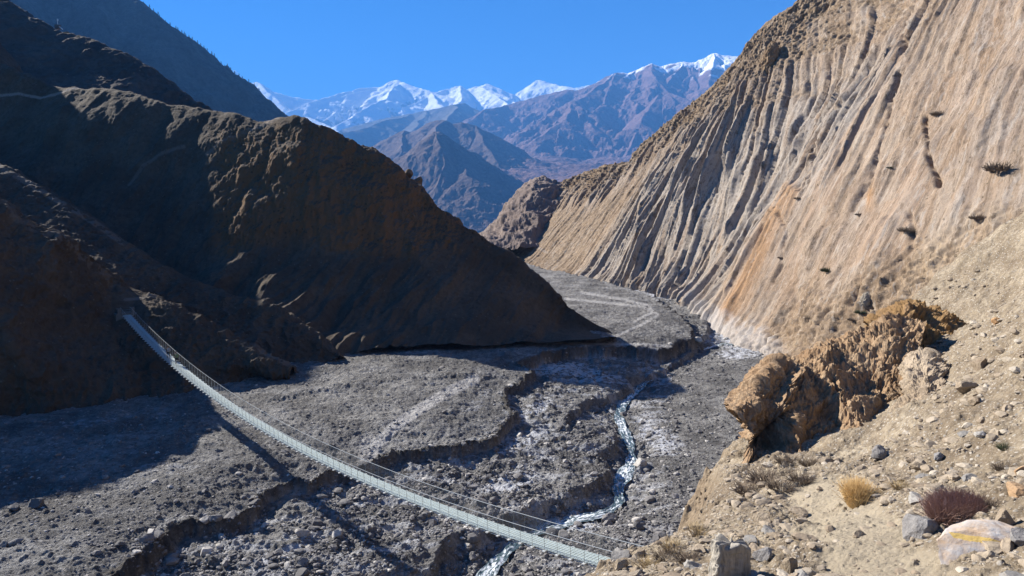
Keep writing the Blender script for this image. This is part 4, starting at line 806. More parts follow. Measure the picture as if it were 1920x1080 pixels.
hero('boulder', 33, 1432, 985, 50, m_ht, (1, .8, .7), 1, (0, .2), 'pale rounded boulder behind the tall split slab')
hero('boulder', 34, 1650, 858, 36, m_hg, (1, .9, .9), .4, (0, .2), 'dark grey boulder at the right foot of the brown outcrop')
hero('boulder', 35, 1712, 866, 44, m_ht, (1, .7, .4), .1, (0, .1), 'flat pale slab stone stacked on the scree, left of two cream stones')
hero('boulder', 36, 1722, 880, 30, m_ht, (1, .8, .7), 2, (0, .1), 'cream coloured stone with a black underside on the scree')
hero('boulder', 37, 1757, 862, 28, m_hg, (1, .8, .8), .7, (0, .1), 'small dark boulder at the right end of the stacked flat stones')
hero('boulder', 38, 1912, 892, 40, m_hr, (1, .8, .7), .7, (0, .2), 'orange brown rock at the right edge of the picture')
hero('boulder', 39, 1908, 925, 50, m_hr, (1, .8, .5), 1.7, (0, .1), 'rust coloured flat rock under the orange one at the right edge')
hero('boulder', 40, 1885, 985, 46, m_ht, (.8, .8, 1), .3, (0, .1), 'upright tan rock behind the paint marked slab')
hero('boulder', 41, 1912, 1020, 50, m_hg, (1, .8, .8), .3, (0, .1), 'pale grey rock at the right edge, beside the paint marked slab')
hero('boulder', 42, 1610, 1006, 34, m_ht, (1, .8, .6), .9, (0, .1), 'pale stone with a dark side lying in the middle of the path')
hero('boulder', 43, 1868, 608, 22, m_hr, (1, .9, .8), .9, (0, .1), 'brown block on the skyline edge of the scree slope')
hero('boulder', 44, 1840, 690, 40, m_ht, (1, .8, .8), .4, (0, .3), 'rounded brown boulder half buried in the scree, upper one')
hero('boulder', 45, 1812, 735, 54, m_ht, (1, .8, .6), .4, (0, .3), 'long half buried boulder in the scree, lower one')
hero('boulder', 46, 1828, 756, 36, m_ht, (1, .8, .5), 1.4, (0, .2), 'flat tan rock slab below the half buried boulders')
hero('boulder', 47, 1430, 1050, 46, m_hg, (1, .8, .8), 1.4, (0, .2), 'cracked grey round stone right of the tall split slab')
hero('boulder', 48, 1480, 1070, 44, m_ht, (.8, .8, 1), .4, (0, .2), 'pinkish tan stone at the bottom edge left of the path')
hero('boulder', 49, 1790, 1040, 44, m_hr, (1, .8, .8), .4, (0, .2), 'small rust stone left of the paint marked slab')
# slab standing at the lower edge, split along its grain
def slab(name, px_, py_, wpx, hpx, thick, mat, label, lean=.0):
    q = W(px_, py_, fgpix(px_, min(py_, 1076))[1] - .15); sc = q[1] / FPX; wv = wpx * sc; hv = hpx * sc; nx, nz = 130, 150
    u = np.linspace(0, 1, nx); v = np.linspace(0, 1, nz); th = u * 2 * np.pi
    pr = np.stack([np.sign(np.cos(th)) * np.abs(np.cos(th)) ** .45 * wv / 2, np.sign(np.sin(th)) * np.abs(np.sin(th)) ** .45 * thick / 2], -1)
    P = np.zeros((nz, nx, 3)); tp = 1 - .14 * v; P[..., :2] = pr[None] * tp[:, None, None]; P[..., 2] = v[:, None] * hv
    topj = .10 * hv * fbm(P[..., 0] / .05, P[..., 1] / .2, 4, 5) * v[:, None] ** 4; P[..., 2] += topj - .12 * hv * (P[..., 0] / wv + .3) * v[:, None]
    n = pr / np.linalg.norm(pr, axis=1)[:, None]; g = rdg(P[..., 0] / .035 + .8 * n2(P[..., 2] / .12, P[..., 0] / .1, 2), P[..., 2] / .30 + P[..., 1] / .1, 4, 9) - .8
    g = g + .8 * (np.abs(n2(P[..., 0] / .06, P[..., 2] / .5, 12)) < .07) * -1
    P[..., :2] += n[None] * (.014 * g)[..., None]
    P[:, -1] = P[:, 0]; cap = P[-1].copy(); lay = [P]
    for f in (.8, .55, .3, .05): c = cap.copy(); c[:, :2] = c[:, :2] * f; c[:, 2] = cap[:, 2] * f + cap[:, 2].mean() * (1 - f) + .012 * fbm(c[:, 0] / .03, c[:, 1] / .03, 3, 3) + .01; lay.append(c[None])
    P = np.concatenate(lay); o = grid_obj(name, P, mat); o.location = q - np.array([0, 0, .15]); o.rotation_euler = (lean, 0, .15); props(o, label, 'rock'); return o
m_sl = NM('split_slate', .85, .25); p = m_sl.co(); g = m_sl.noise(m_sl.mp(p, (28, 28, 2.2)), 1, 7, .7); f = m_sl.noise(p, 12, 7, .7)
c = m_sl.mix(m_sl.ramp(g, (.40, 0.), (.62, 1.)), (.36, .325, .27), (.19, .175, .155)); c = m_sl.mix(m_sl.ramp(f, (.4, 0.), (.7, .6)), c, (.38, .34, .28)); m_sl.fin(c, m_sl.bump(g, .8, .02))
slab('rock_slab', 1367, 1100, 82, 124, .28, m_sl.m, 'tall grey slab with vertical splits standing at the bottom edge of the picture')
for i, (a, b, wq, lab) in enumerate([(1196, 1044, 34, 'pale squared stone block at the end of the bridge, upper one'), (1164, 1064, 34, 'pale squared stone block at the end of the bridge, lower one next to the deck')]):
    hero('stone_block', 60 + i, a, b, wq, m_ht, (1, .7, .75), .5, (.1, -.25), lab, cuts=5, rough=.05)
# slab with yellow paint dab
q = fgpix(1850, 1030); V, F = rockV(73, 5, 1, 5, .07, (1, .75, .30)); s = 104 / FPX * q[1]; m = NM('painted_slab_rock', .9, .2); tc = m.n('ShaderNodeTexCoord').outputs['Object']
f = m.noise(m.co(), 7, 7, .7); c = m.mix(m.ramp(f, (.35, 0.), (.65, 1.)), (.50, .36, .24), (.46, .44, .42)); wv_ = m.noise(tc, 9, 4, .6)
sx = m.n('ShaderNodeSeparateXYZ'); m.l(tc, sx.inputs[0]); dl = m.ma('ABSOLUTE', m.ma('ADD', m.ma('ADD', sx.outputs[1], m.ma('MULTIPLY', sx.outputs[0], .75)), m.ma('MULTIPLY', m.ma('SUBTRACT', wv_, .5), .05))); dm = m.ma('MULTIPLY', m.ma('LESS_THAN', dl, s * .07), m.ma('LESS_THAN', m.ma('ABSOLUTE', m.ma('SUBTRACT', sx.outputs[0], s * .05)), s * .55))
c = m.mix(dm, c, (.60, .42, .14)); m.fin(c, m.bump(f, .5, .03))
o = poly_obj('rock_slab', V * s, F.tolist(), m.m); o.location = (q[0], q[1], q[2] - .02); o.rotation_euler = (.35, -.12, .2); props(o, 'flat tan slab daubed with a short stripe of yellow paint, bottom right', 'rock')

# ================================================================== shrubs
def twigs(name, n, L, spread, rad, mat, seed, up=.6, segs=2, base=(0, 0)):
    r = np.random.default_rng(seed); V, F, o = [], [], 0
    for i in range(n):
        a = r.uniform(0, 6.283); rr0 = math.sqrt(r.random()) * spread; p = np.array([math.cos(a) * rr0 * base[0], math.sin(a) * rr0 * base[1], -.02]); d = np.array([math.cos(a) * rr0 / spread * (1 - up) + r.normal() * .15, math.sin(a) * rr0 / spread * (1 - up) + r.normal() * .15, up * r.uniform(.7, 1.2)]); d /= np.linalg.norm(d); l = L * r.uniform(.6, 1.1); rd = rad * r.uniform(.7, 1.3)
        ring = []
        for k in range(segs + 1):
            t = k / segs; c = p + d * l * t; w_ = rd * (1 - t * .85); e1 = np.cross(d, [.3, .9, .1]); e1 /= np.linalg.norm(e1); e2 = np.cross(d, e1)
            for j in range(3): V.append(c + (e1 * math.cos(j * 2.094) + e2 * math.sin(j * 2.094)) * w_)
            d = d + r.normal(size=3) * .18; d /= np.linalg.norm(d)
        for k in range(segs):
            for j in range(3): F.append((o + k * 3 + j, o + k * 3 + (j + 1) % 3, o + (k + 1) * 3 + (j + 1) % 3, o + (k + 1) * 3 + j))
        o += 3 * (segs + 1)
    return poly_obj(name, V, F, mat)
m_red = plain('red_bush_twig', (.33, .215, .17), .85, 0, .4, 20); m_yel = plain('yellow_bush_twig', (.62, .43, .20), .85, 0, .3, 20); m_dry = plain('dry_bush_twig', (.15, .115, .085), .9, 0, .35, 10); m_grn = plain('green_bush_twig', (.05, .06, .03), .9, 0, .3, 10); m_straw = plain('straw_twig', (.36, .27, .15), .9, 0, .3, 10)
def bush(px_, py_, wpx, mat, n, label, L=.6, up=.55, rad=.008, asp=(1, 1), rz=0, seed=0, group=None, surf='fg', tilt=0):
    if surf == 'fg': q = fgpix(px_, py_)
    elif surf == 'wall':
        q = WALLV[np.argmin((WPX - px_) ** 2 + (WPY - py_) ** 2)]
    s = wpx / 2 / FPX * q[1]; o = twigs('shrub', n, s * L * 2, s, rad * s * 2.2, mat, seed or int(px_), up, 2, asp); o.location = q; o.rotation_euler = (tilt, 0, rz); props(o, label, 'shrub', group); return o
WS = WALL[::3, ::3].reshape(-1, 3); WPX, WPY = proj(WS); fr = (WS[:, 1] > 30) & (WS[:, 2] > -31); WALLV = WS[fr]; WPX = WPX[fr]; WPY = WPY[fr]
o = bush(1790, 972, 120, m_red, 4200, 'dense low red brown bush on the slope right of the path', L=.42, up=.75, rad=.008, asp=(.95, .55), rz=.55, seed=3)
bush(1606, 948, 52, m_yel, 1100, 'golden yellow tuft of dry bush beside the bend of the path', L=1.1, up=.85, rad=.014, asp=(.6, .6), seed=4)
for i, (a, b, wq, mt, lab) in enumerate([(1438, 905, 50, m_dry, 'dark leaning dry shrub on the ledge below the hollow of the outcrop'), (1472, 868, 26, m_dry, 'small dark shrub against the foot of the brown outcrop, left one'), (1520, 872, 30, m_dry, 'small dark round shrub at the foot of the brown outcrop, right one'), (1500, 902, 34, m_dry, 'spiky dark shrub above the path bend'), (1405, 925, 40, m_dry, 'grey brown shrub on the cliff edge left of the ledge'), (1462, 915, 36, m_dry, 'low brown shrub between the ledge shrubs'),
        (1262, 1030, 34, m_straw, 'straw coloured tuft on the bottom ledge, upper left'), (1245, 1046, 30, m_dry, 'brown twiggy tuft on the bottom ledge left of the slab'), (1290, 1052, 36, m_dry, 'dark twiggy tuft on the bottom ledge beside the slab'), (1310, 1000, 30, m_straw, 'reddish straw tuft at the top of the bottom ledge'), (1215, 1062, 32, m_straw, 'straw tuft between the pale stone blocks'), (1412, 1030, 26, m_straw, 'straw tuft right behind the tall slab'), (1885, 842, 22, m_grn, 'tiny green shrub on the scree near the right edge'), (1880, 880, 26, m_dry, 'small bare shrub on the scree at the right'), (1700, 690, 26, m_dry, 'small shrub in the notch beside the pale rib'), (1870, 950, 30, m_dry, 'grey bush behind the red brown bush'), (1690, 915, 26, m_straw, 'pale straw tuft on the scree above the grey boulder')]):
    bush(a, b, wq, mt, 160, lab, L=.8, up=.45, rad=.018, seed=100 + i)
for i, (a, b, wq, mt, lab) in enumerate([(1870, 318, 42, m_dry, 'largest dark bush on the cream rock wall, upper right'), (1830, 412, 24, m_dry, 'grey bush on the wall above the layered rock, right'), (1755, 216, 20, m_dry, 'bush at the top of the dark vertical crack in the wall'), (1553, 510, 20, m_grn, 'dark green bush low on the smooth rock wall'), (1840, 496, 22, m_dry, 'grey bush on the wall, lowest at the right'), (1708, 434, 24, m_dry, 'dark bush under the short crack in the wall'), (1668, 316, 9, m_grn, 'tiny green bush in the middle of the wall'), (1612, 402, 12, m_dry, 'tiny bush at the lower end of the long crack'), (1615, 588, 16, m_grn, 'green bush at the bottom of the pale wall above the outcrop'), (1600, 600, 16, m_dry, 'brown bush at the bottom of the pale wall above the outcrop'), (1496, 370, 10, m_dry, 'tiny bush at the top of the orange rib'), (1462, 482, 8, m_dry, 'tiny bush on the orange rib'), (1785, 565, 46, m_dry, 'wide dark bush in the gully behind the outcrop'), (1840, 585, 34, m_dry, 'dark bush right in the gully behind the scree edge'), (1890, 555, 30, m_dry, 'dark bush at the top end of the gully')]):
    bush(a, b, wq, mt, 170, lab, L=.42, up=.5, rad=.03, seed=200 + i, surf='wall')

# broken rock standing on the wall above the gully
def wall_crag(px_, py_, wpx, asp, c1, c2, c3, rot, seed, label, name='rock_outcrop'):
    q = WALLV[np.argmin((WPX - px_) ** 2 + (WPY - py_) ** 2)]; s = wpx / 2 / FPX * q[1]; V, F = ICO[5]; V = V * np.array(asp) * s; c, t = math.cos(rot), math.sin(rot); V = V @ np.array([[c, 0, -t], [0, 1, 0], [t, 0, c]]).T
    n = V / np.linalg.norm(V, axis=1)[:, None]; d = cragn(V + seed * 9.1, seed, s * .55, .5) * .2 * s; V = V + n * d[:, None]; o = poly_obj(name, V, F.tolist(), mat_crag(name + '_rock', c1, c2, c3)); o.location = q; props(o, label, 'rock outcrop')
wall_crag(1898, 445, 60, (.55, .5, 1.1), (.20, .17, .14), (.33, .29, .24), (.10, .08, .065), -.3, 811, 'dark and pale layered rock rib high on the wall at the right edge')
wall_crag(1838, 548, 95, (1.1, .6, .42), (.20, .115, .065), (.30, .19, .11), (.10, .07, .05), .15, 821, 'broken red brown rock band above the gully behind the scree edge')
wall_crag(1622, 562, 30, (.5, .5, 1.), (.32, .28, .22), (.4, .35, .28), (.16, .12, .09), -.3, 831, 'pale knob of rock low on the wall above the outcrop')
wall_crag(1444, 110, 46, (.5, .5, 1.2), (.25, .17, .10), (.34, .24, .15), (.12, .085, .055), -.2, 861, 'jutting brown buttress on the upper skyline part of the wall')
# ================================================================== suspension bridge
A_ = W(1137, 1057, 34.); B_ = W(251, 606, 103.)
BL = float(np.hypot(*(B_ - A_)[:2])); bd = (B_ - A_)[:2] / BL; bn = np.array([-bd[1], bd[0]])
bpx = np.array([(251, 606), (290, 644), (328, 684), (367, 717), (419, 754), (471, 787), (500, 803), (600, 853), (620, 868), (732, 917), (845, 962), (957, 1000), (1042, 1028), (1137, 1057)], float)
rb = ray(bpx[:, 0], bpx[:, 1]); tt_ = (A_[:2] @ bn) / (rb[:, :2] @ bn); Pb = rb * tt_[:, None]; sb = (Pb[:, :2] - A_[:2]) @ bd; BC = np.polyfit(sb, Pb[:, 2], 2)
def bz(s): return np.polyval(BC, s)
def bp3(s, off=0, up=0): p = A_[:2] + bd * s + bn * off; return np.array([p[0], p[1], bz(s) + up])
BG = bpy.data.objects.new('suspension_bridge', None); COL.objects.link(BG); BG.location = bp3(BL / 2); props(BG, 'long sagging steel suspension footbridge with grey deck and wire railings over the river bed', 'bridge')
def kid(o): o.parent = BG; o.matrix_parent_inverse = Matrix.Translation(-Vector(BG.location)); return o
m_st = plain('galvanised_steel', (.36, .41, .41), .55, .3, .2, 2); m_dk = plain('deck_steel', (.33, .385, .38), .6, .15, .18, 1.5); m_wire = plain('cable_steel', (.30, .32, .33), .5, .5, .15, 2)
def box_mb(V, F, c, ax, ay, az, hx, hy, hz):
    o = len(V)
    for sx in (-1, 1):
        for sy in (-1, 1):
            for sz in (-1, 1): V.append(c + ax * hx * sx + ay * hy * sy + az * hz * sz)
    F += [(o, o + 1, o + 3, o + 2), (o + 4, o + 6, o + 7, o + 5), (o, o + 4, o + 5, o + 1), (o + 2, o + 3, o + 7, o + 6), (o, o + 2, o + 6, o + 4), (o + 1, o + 5, o + 7, o + 3)]
S0, S1 = -2.0, BL + 4.6; DW = .57
V, F = [], []; s = S0
while s < S1:
    c = bp3(s, 0, .02); t = bp3(s + .1) - bp3(s - .1); t /= np.linalg.norm(t); n_ = np.array([bn[0], bn[1], 0]); up = np.cross(t, n_); up *= np.sign(up[2])
    wob = 0 * .006 * math.sin(s * 3.1); k = int((s - S0) / .25)
    for j in (-1, 1): box_mb(V, F, c + n_ * j * DW / 2 , t, n_, up, .108, DW / 2 - .012, .018)
    s += .25
kid(poly_obj('deck', V, F, m_dk))
def tube(name, pts, r, mat, seg=6):
    pts = [np.array(p, float) for p in pts]; V, F = [], []
    for i, p in enumerate(pts):
        t = pts[min(i + 1, len(pts) - 1)] - pts[max(i - 1, 0)]; t /= np.linalg.norm(t); e = np.cross(t, [0, 0, 1.]); 
        if np.linalg.norm(e) < 1e-3: e = np.array([1., 0, 0])
        e /= np.linalg.norm(e); f = np.cross(t, e)
        for j in range(seg): a = j * 2 * math.pi / seg; V.append(p + (e * math.cos(a) + f * math.sin(a)) * r)
    for i in range(len(pts) - 1):
        for j in range(seg): F.append((i * seg + j, i * seg + (j + 1) % seg, (i + 1) * seg + (j + 1) % seg, (i + 1) * seg + j))
    F.append(tuple(range(seg))); F.append(tuple(range((len(pts) - 1) * seg, len(pts) * seg))); return poly_obj(name, V, F, mat, smooth=False)
ss_ = np.arange(S0, S1 + .01, 1.0); RO = .68; RH = 1.1
for j in (-1, 1):
    kid(tube('hand_cable', [bp3(s, j * RO, RH) for s in ss_], .019, m_wire)); kid(tube('main_cable', [bp3(s, j * .50, -.10) for s in ss_], .035, m_wire))
m_net = NM('wire_netting', .6, .3); uvn = m_net.co(True); tr_ = m_net.n('ShaderNodeBsdfTransparent'); mx = m_net.n('ShaderNodeMixShader'); sp_xy = m_net.n('ShaderNodeSeparateXYZ'); m_net.l(uvn, sp_xy.inputs[0])
wa = m_net.ma('LESS_THAN', m_net.ma('PINGPONG', m_net.ma('ADD', sp_xy.outputs[0], sp_xy.outputs[1]), .05), .0038); wb = m_net.ma('LESS_THAN', m_net.ma('PINGPONG', m_net.ma('SUBTRACT', sp_xy.outputs[0], sp_xy.outputs[1]), .05), .0038)
m_net.val((.09, .095, .10), m_net.b.inputs['Base Color']); m_net.l(m_net.ma('MAXIMUM', wa, wb), mx.inputs[0]); m_net.l(tr_.outputs[0], mx.inputs[1]); m_net.l(m_net.b.outputs[0], mx.inputs[2]); m_net.l(mx.outputs[0], m_net.o.inputs[0])
for j in (-1, 1):
    P = np.array([[bp3(s, j * (DW + .03), .05), bp3(s, j * RO, RH)] for s in ss_]).transpose(1, 0, 2); uv = np.stack([np.broadcast_to(ss_[None], (2, len(ss_))), np.broadcast_to(np.array([[0], [1.05]]), (2, len(ss_)))], -1); kid(grid_obj('netting', P, m_net.m, uv=uv))
hv, hf = [], []; nh = 0
for i, s in enumerate(ss_):
    for j in (-1, 1):
        pts = [bp3(s, j * .50, -.08), bp3(s, j * (DW + .05), 0), bp3(s, j * RO, RH)]
        if nh < 100: kid(tube('hanger', pts, .014, m_wire, 4)); nh += 1
        else:
            t = pts[2] - pts[1]; l = np.linalg.norm(t); t /= l; e = np.cross(t, [bd[0], bd[1], 0]); e /= np.linalg.norm(e); box_mb(hv, hf, (pts[1] + pts[2]) / 2, t, e, np.cross(t, e), l / 2, .012, .012)
o = kid(poly_obj('hanger', hv, hf, m_wire)); o['kind'] = 'stuff'
m_bm = plain('cross_beam_steel', (.42, .43, .42), .5, .1, .1, 2)
for s in ss_:
    V, F = [], []; t = bp3(s + .1) - bp3(s - .1); t /= np.linalg.norm(t); n_ = np.array([bn[0], bn[1], 0]); box_mb(V, F, bp3(s, 0, -.04), t, n_, np.cross(t, n_), .10, .74, .03); kid(poly_obj('cross_beam', V, F, m_bm))
# bridge head on the far spur
m_cc = plain('pier_concrete', (.12, .12, .115), .9, 0, .25, 1.2)
HB = bpy.data.objects.new('bridge_pier', None); COL.objects.link(HB); hb = bp3(BL + 4.2); HB.location = hb; props(HB, 'stepped concrete bridge head on the dark spur at the far left end of the bridge', 'bridge pier')
def kid2(o, P_): o.parent = P_; o.matrix_parent_inverse = Matrix.Translation(-Vector(P_.location)); return o
t3 = np.array([bd[0], bd[1], 0]); n3_ = np.array([bn[0], bn[1], 0]); z3 = np.array([0, 0, 1.])
V, F = [], []; box_mb(V, F, bp3(BL + 5.6, 0, -1.6), t3, n3_, z3, 1.5, 1.5, 1.6); kid2(poly_obj('abutment', V, F, m_cc), HB)
for k in range(4): V, F = [], []; box_mb(V, F, bp3(BL + 5.2, 0, 0) + t3 * (k * .45) + z3 * (k * .24 + .12), t3, n3_, z3, .25, 1.0, .12); kid2(poly_obj('step', V, F, m_cc), HB)
for j in (-1, 1): V, F = [], []; box_mb(V, F, bp3(BL + 4.4, j * 1.0, .1), t3, n3_, z3, .25, .2, .95); kid2(poly_obj('pillar', V, F, m_cc), HB)

# ================================================================== people on the bridge
def person(s, off, heading, jc, pc, pack, label, sway=1):
    feet = bp3(s, off, .04); root = bpy.data.objects.new('person', None); COL.objects.link(root); root.location = feet; root.rotation_euler = (0, 0, heading); props(root, label, 'person', None)
    J = {'pel': (0, 0, .93, .13), 'spi': (0, .01, 1.12, .12), 'che': (0, .02, 1.33, .145), 'nec': (0, .03, 1.49, .055), 'hed': (0, .05, 1.62, .095), 'top': (0, .05, 1.70, .075),
         'hl': (-.10, 0, .88, .095), 'kl': (-.11, .16 * sway, .50, .062), 'fl': (-.11, .06 * sway + .02, .10, .042), 'tl': (-.11, .24 * sway, .05, .038), 'hr': (.10, 0, .88, .095), 'kr': (.11, -.02 * sway, .48, .062), 'fr': (.11, -.26 * sway, .12, .042), 'tr': (.11, -.12 * sway, .05, .038),
         'sl': (-.19, .02, 1.40, .062), 'el': (-.25, -.08, 1.14, .045), 'wl': (-.23, .10, .95, .032), 'ml': (-.22, .17, .90, .038), 'sr': (.19, .02, 1.40, .062), 'er': (.26, .02, 1.13, .045), 'wr': (.24, .20, 1.0, .032), 'mr': (.23, .27, .97, .038)}
    E_ = [('pel', 'spi'), ('spi', 'che'), ('che', 'nec'), ('nec', 'hed'), ('hed', 'top'), ('pel', 'hl'), ('hl', 'kl'), ('kl', 'fl'), ('fl', 'tl'), ('pel', 'hr'), ('hr', 'kr'), ('kr', 'fr'), ('fr', 'tr'), ('che', 'sl'), ('sl', 'el'), ('el', 'wl'), ('wl', 'ml'), ('che', 'sr'), ('sr', 'er'), ('er', 'wr'), ('wr', 'mr')]
    ks = list(J)
    def sk(name, keys, grow, mat, lvl=1):
        es = [(ks.index(a), ks.index(b)) for a, b in E_ if a in keys and b in keys]; used = [ks[i] for i in sorted({i for e in es for i in e})]; me = bpy.data.meshes.new(name)
        me.from_pydata([J[k][:3] for k in used], [(used.index(ks[a]), used.index(ks[b])) for a, b in es], []); o = bpy.data.objects.new(name, me); COL.objects.link(o); me.materials.append(mat)
        md = o.modifiers.new('skin', 'SKIN')
        for k, v in zip(used, me.skin_vertices[0].data): v.radius = (J[k][3] * grow,) * 2; v.use_root = (k == used[0])
        sb_ = o.modifiers.new('sub', 'SUBSURF'); sb_.levels = lvl; sb_.render_levels = lvl; o.parent = root; return o
    sk('body', set(ks), 1, m_skin, 2)
    sk('trousers', {'pel', 'hl', 'kl', 'fl', 'hr', 'kr', 'fr'}, 1.18, pc); sk('jacket', {'pel', 'spi', 'che', 'sl', 'el', 'wl', 'sr', 'er', 'wr'}, 1.18, jc)
    V, F = rockV(3, 3, 1, 0, 0, (.11, .115, .09)); V = V / np.abs(V).max() * .118; h = poly_obj('hat', V * np.array([1, 1, .75]), F.tolist(), pc, root, True); h.location = (0, .045, 1.70)
    V, F = rockV(4, 3, 1, 6, .03, (.8, .5, 1)); b = poly_obj('backpack', V * .30, F.tolist(), pack, root, True); b.location = (0, -.19, 1.24)
    return root
m_skin = plain('skin', (.30, .18, .12), .6, 0, .05); m_j1 = plain('dark_jacket', (.035, .035, .04)); m_j2 = plain('olive_jacket', (.09, .10, .05)); m_tr = plain('dark_trousers', (.02, .02, .025)); m_pk1 = plain('grey_pack', (.25, .24, .22)); m_pk2 = plain('green_pack', (.14, .17, .09))
def sof(px_, py_): r = ray(px_, py_); t = (A_[:2] @ bn) / (r[:2] @ bn); return float(((r * t)[:2] - A_[:2]) @ bd)
hd = math.atan2(bd[0], -bd[1])
person(sof(318, 674), .12, math.atan2(-bd[0], bd[1]), m_j1, m_tr, m_pk1, 'person in a dark jacket walking on the bridge, the farther left of two')
person(sof(331, 687), -.02, math.atan2(-bd[0], bd[1]), m_j2, m_tr, m_pk2, 'person in an olive jacket with a green backpack on the bridge, right one of two', -1)

# ================================================================== boulders on the hill skyline, shrine, conifers
m_hc = mat_crag('skyline_boulder_rock', (.13, .09, .06), (.18, .13, .09), (.09, .065, .05))
for i, (a, b, d, s, asp, lab) in enumerate([(767, 327, 158, 1.25, (.8, .8, 1), 'square dark boulder perched on the right skyline of the central hill, higher one'), (783, 340, 157.5, 1.5, (.9, .8, 1), 'dark boulder on the skyline of the central hill, just below the square one'), (748, 322, 157, 1.0, (1, .8, .8), 'low brown boulder on the skyline left of the square one')]):
    V, F = rockV(130 + i, 3, 1, 9, .06, asp); o = poly_obj('boulder', V * s, F.tolist(), m_hc); o.location = W(a, b, d); props(o, lab, 'boulder')
SH = bpy.data.objects.new('shrine', None); COL.objects.link(SH); q0 = W(112, 66, 347); SH.location = q0; props(SH, 'tiny white shrine with a mast on a rocky knob of the dark ridge, upper left', 'shrine')
V, F = rockV(140, 4, 1, 10, .1, (1, .7, .7)); o = poly_obj('rock_knoll', V * 6, F.tolist(), mat_crag('knoll_rock', (.2, .14, .09), (.3, .2, .12), (.12, .09, .07))); o.location = q0 + np.array([1, 0, -1.5]); props(o, 'rocky ochre knob under the tiny white shrine on the dark ridge', 'rock outcrop')
m_wh = plain('whitewash', (.62, .60, .58), .8, 0, .1)
V, F = [], []; box_mb(V, F, q0 + np.array([0, -1, 3.6]), np.array([1, 0, 0]), np.array([0, 1., 0]), z3, 1.0, 1.0, 1.0); kid2(poly_obj('cairn', V, F, plain('cairn_stone', (.12, .1, .09))), SH)
V, F = [], []; box_mb(V, F, q0 + np.array([-2.4, -1.5, 3.2]), np.array([.95, 0, -.3]), np.array([0, 1., 0]), z3, 1.6, .3, .22); box_mb(V, F, q0 + np.array([1.9, -1.5, 3.0]), np.array([.75, 0, -.65]), np.array([0, 1., 0]), z3, 1.0, .3, .2); kid2(poly_obj('parapet', V, F, m_wh), SH)
kid2(tube('mast', [q0 + np.array([.1, -1, 4.4]), q0 + np.array([.1, -1, 7.4])], .14, m_wh), SH)
V, F = [], []; box_mb(V, F, q0 + np.array([.3, -1.1, 6.9]), np.array([1, 0, 0]), np.array([0, 1., 0]), z3, .32, .05, .5); kid2(poly_obj('flag', V, F, m_wh), SH)
m_cf = plain('conifer_needles', (.03, .04, .03), .9, 0, .3, .3); m_tk = plain('conifer_bark', (.08, .06, .05))
def conifer_mesh(seed):
    r = random.Random(seed); V, F = [], []
    for k in range(9):
        z = .18 + k * .09; R_ = .20 * (1 - (z - .1) / 1.0) + .03; nb = 7
        for j in range(nb):
            a = j * 6.283 / nb + r.uniform(-.4, .4) + k; l = R_ * r.uniform(.7, 1.2); o = len(V); ca, sa = math.cos(a), math.sin(a)
            V += [(0, 0, z + .07), (ca * l - sa * .06, sa * l + ca * .06, z - .05), (ca * l * 1.15, sa * l * 1.15, z - .02), (ca * l + sa * .06, sa * l - ca * .06, z - .05)]; F += [(o, o + 1, o + 2), (o, o + 2, o + 3), (o, o + 3, o + 1), (o + 1, o + 3, o + 2)]
    return V, F
ctr = bpy.data.objects.new('conifer', None); protos = []
for k in range(3):
    V, F = conifer_mesh(k); me = bpy.data.meshes.new('crown'); me.from_pydata(V, [], F); me.materials.append(m_cf); mt = bpy.data.meshes.new('trunk'); bmq = bmesh.new(); bmesh.ops.create_cone(bmq, segments=6, radius1=.025, radius2=.006, depth=1.05, cap_ends=True, matrix=Matrix.Translation((0, 0, .42))); bmq.to_mesh(mt); bmq.free(); mt.materials.append(m_tk); protos.append((me, mt))
rc = random.Random(4)
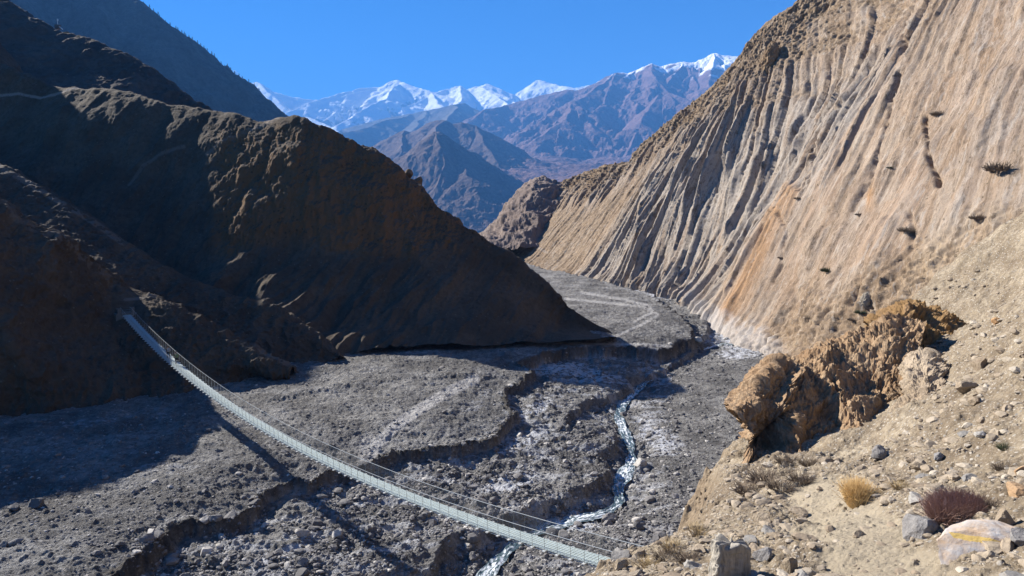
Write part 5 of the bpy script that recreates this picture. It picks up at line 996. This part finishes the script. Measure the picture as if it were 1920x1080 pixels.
ORD = 'first second third fourth fifth sixth seventh eighth ninth tenth eleventh twelfth thirteenth fourteenth fifteenth sixteenth seventeenth eighteenth nineteenth twentieth'.split(); ORD += ['twenty ' + o_ for o_ in ORD[:9]] + ['thirtieth'] + ['thirty ' + o_ for o_ in ORD[:9]]
ce = np.array(cr_e); cpx, cpy = proj(ce)
FM = bpy.data.objects['forest_mountain'].data; fv = np.zeros(len(FM.vertices) * 3, np.float32); FM.vertices.foreach_get('co', fv); fv = fv.reshape(-1, 3); fpx, fpy = proj(fv)
xs_ = sorted([258, 263, 270, 281, 289, 298, 300, 312, 320, 331, 335, 342, 347, 350, 356, 362, 371, 377, 384, 390, 398, 403, 408, 415, 421, 428, 433, 441, 449, 455, 466, 478, 487])
for i, x_ in enumerate(xs_):
    m_ = np.abs(fpx - x_) < 1.6; j = np.where(m_)[0][np.argmin(fpy[m_])]; q = fv[j]
    e = bpy.data.objects.new('conifer', None); COL.objects.link(e); h = rc.uniform(8, 15) * (1.35 if i % 5 == 0 else 1); e.location = (q[0], q[1], q[2] - 1.6); e.scale = (h, h, h); e.rotation_euler = (0, 0, rc.uniform(0, 6))
    props(e, f'{ORD[i]} tiny conifer down the skyline of the steep upper left mountainside', 'tree', 'conifers along the mountain skyline')
    for me, nm in zip(protos[i % 3], ('crown', 'trunk')): o = bpy.data.objects.new(nm, me); COL.objects.link(o); o.parent = e
# ================================================================== haze: one box of even air round everything
V, F = [], []; box_mb(V, F, np.array([0, 14000., 1950.]), np.array([1., 0, 0]), np.array([0, 1., 0]), z3, 27000, 20500, 2850)
mh = bpy.data.materials.new('haze_air'); mh.use_nodes = True; tn = mh.node_tree; tn.nodes.clear(); ho = tn.nodes.new('ShaderNodeOutputMaterial'); pv = tn.nodes.new('ShaderNodeVolumePrincipled')
pv.inputs['Color'].default_value = (.13, .40, 1, 1); pv.inputs['Density'].default_value = 4.7e-5; pv.inputs['Anisotropy'].default_value = 0.0; tn.links.new(pv.outputs[0], ho.inputs['Volume'])
hz = poly_obj('haze', V, F, mh); props(hz, kind='stuff')
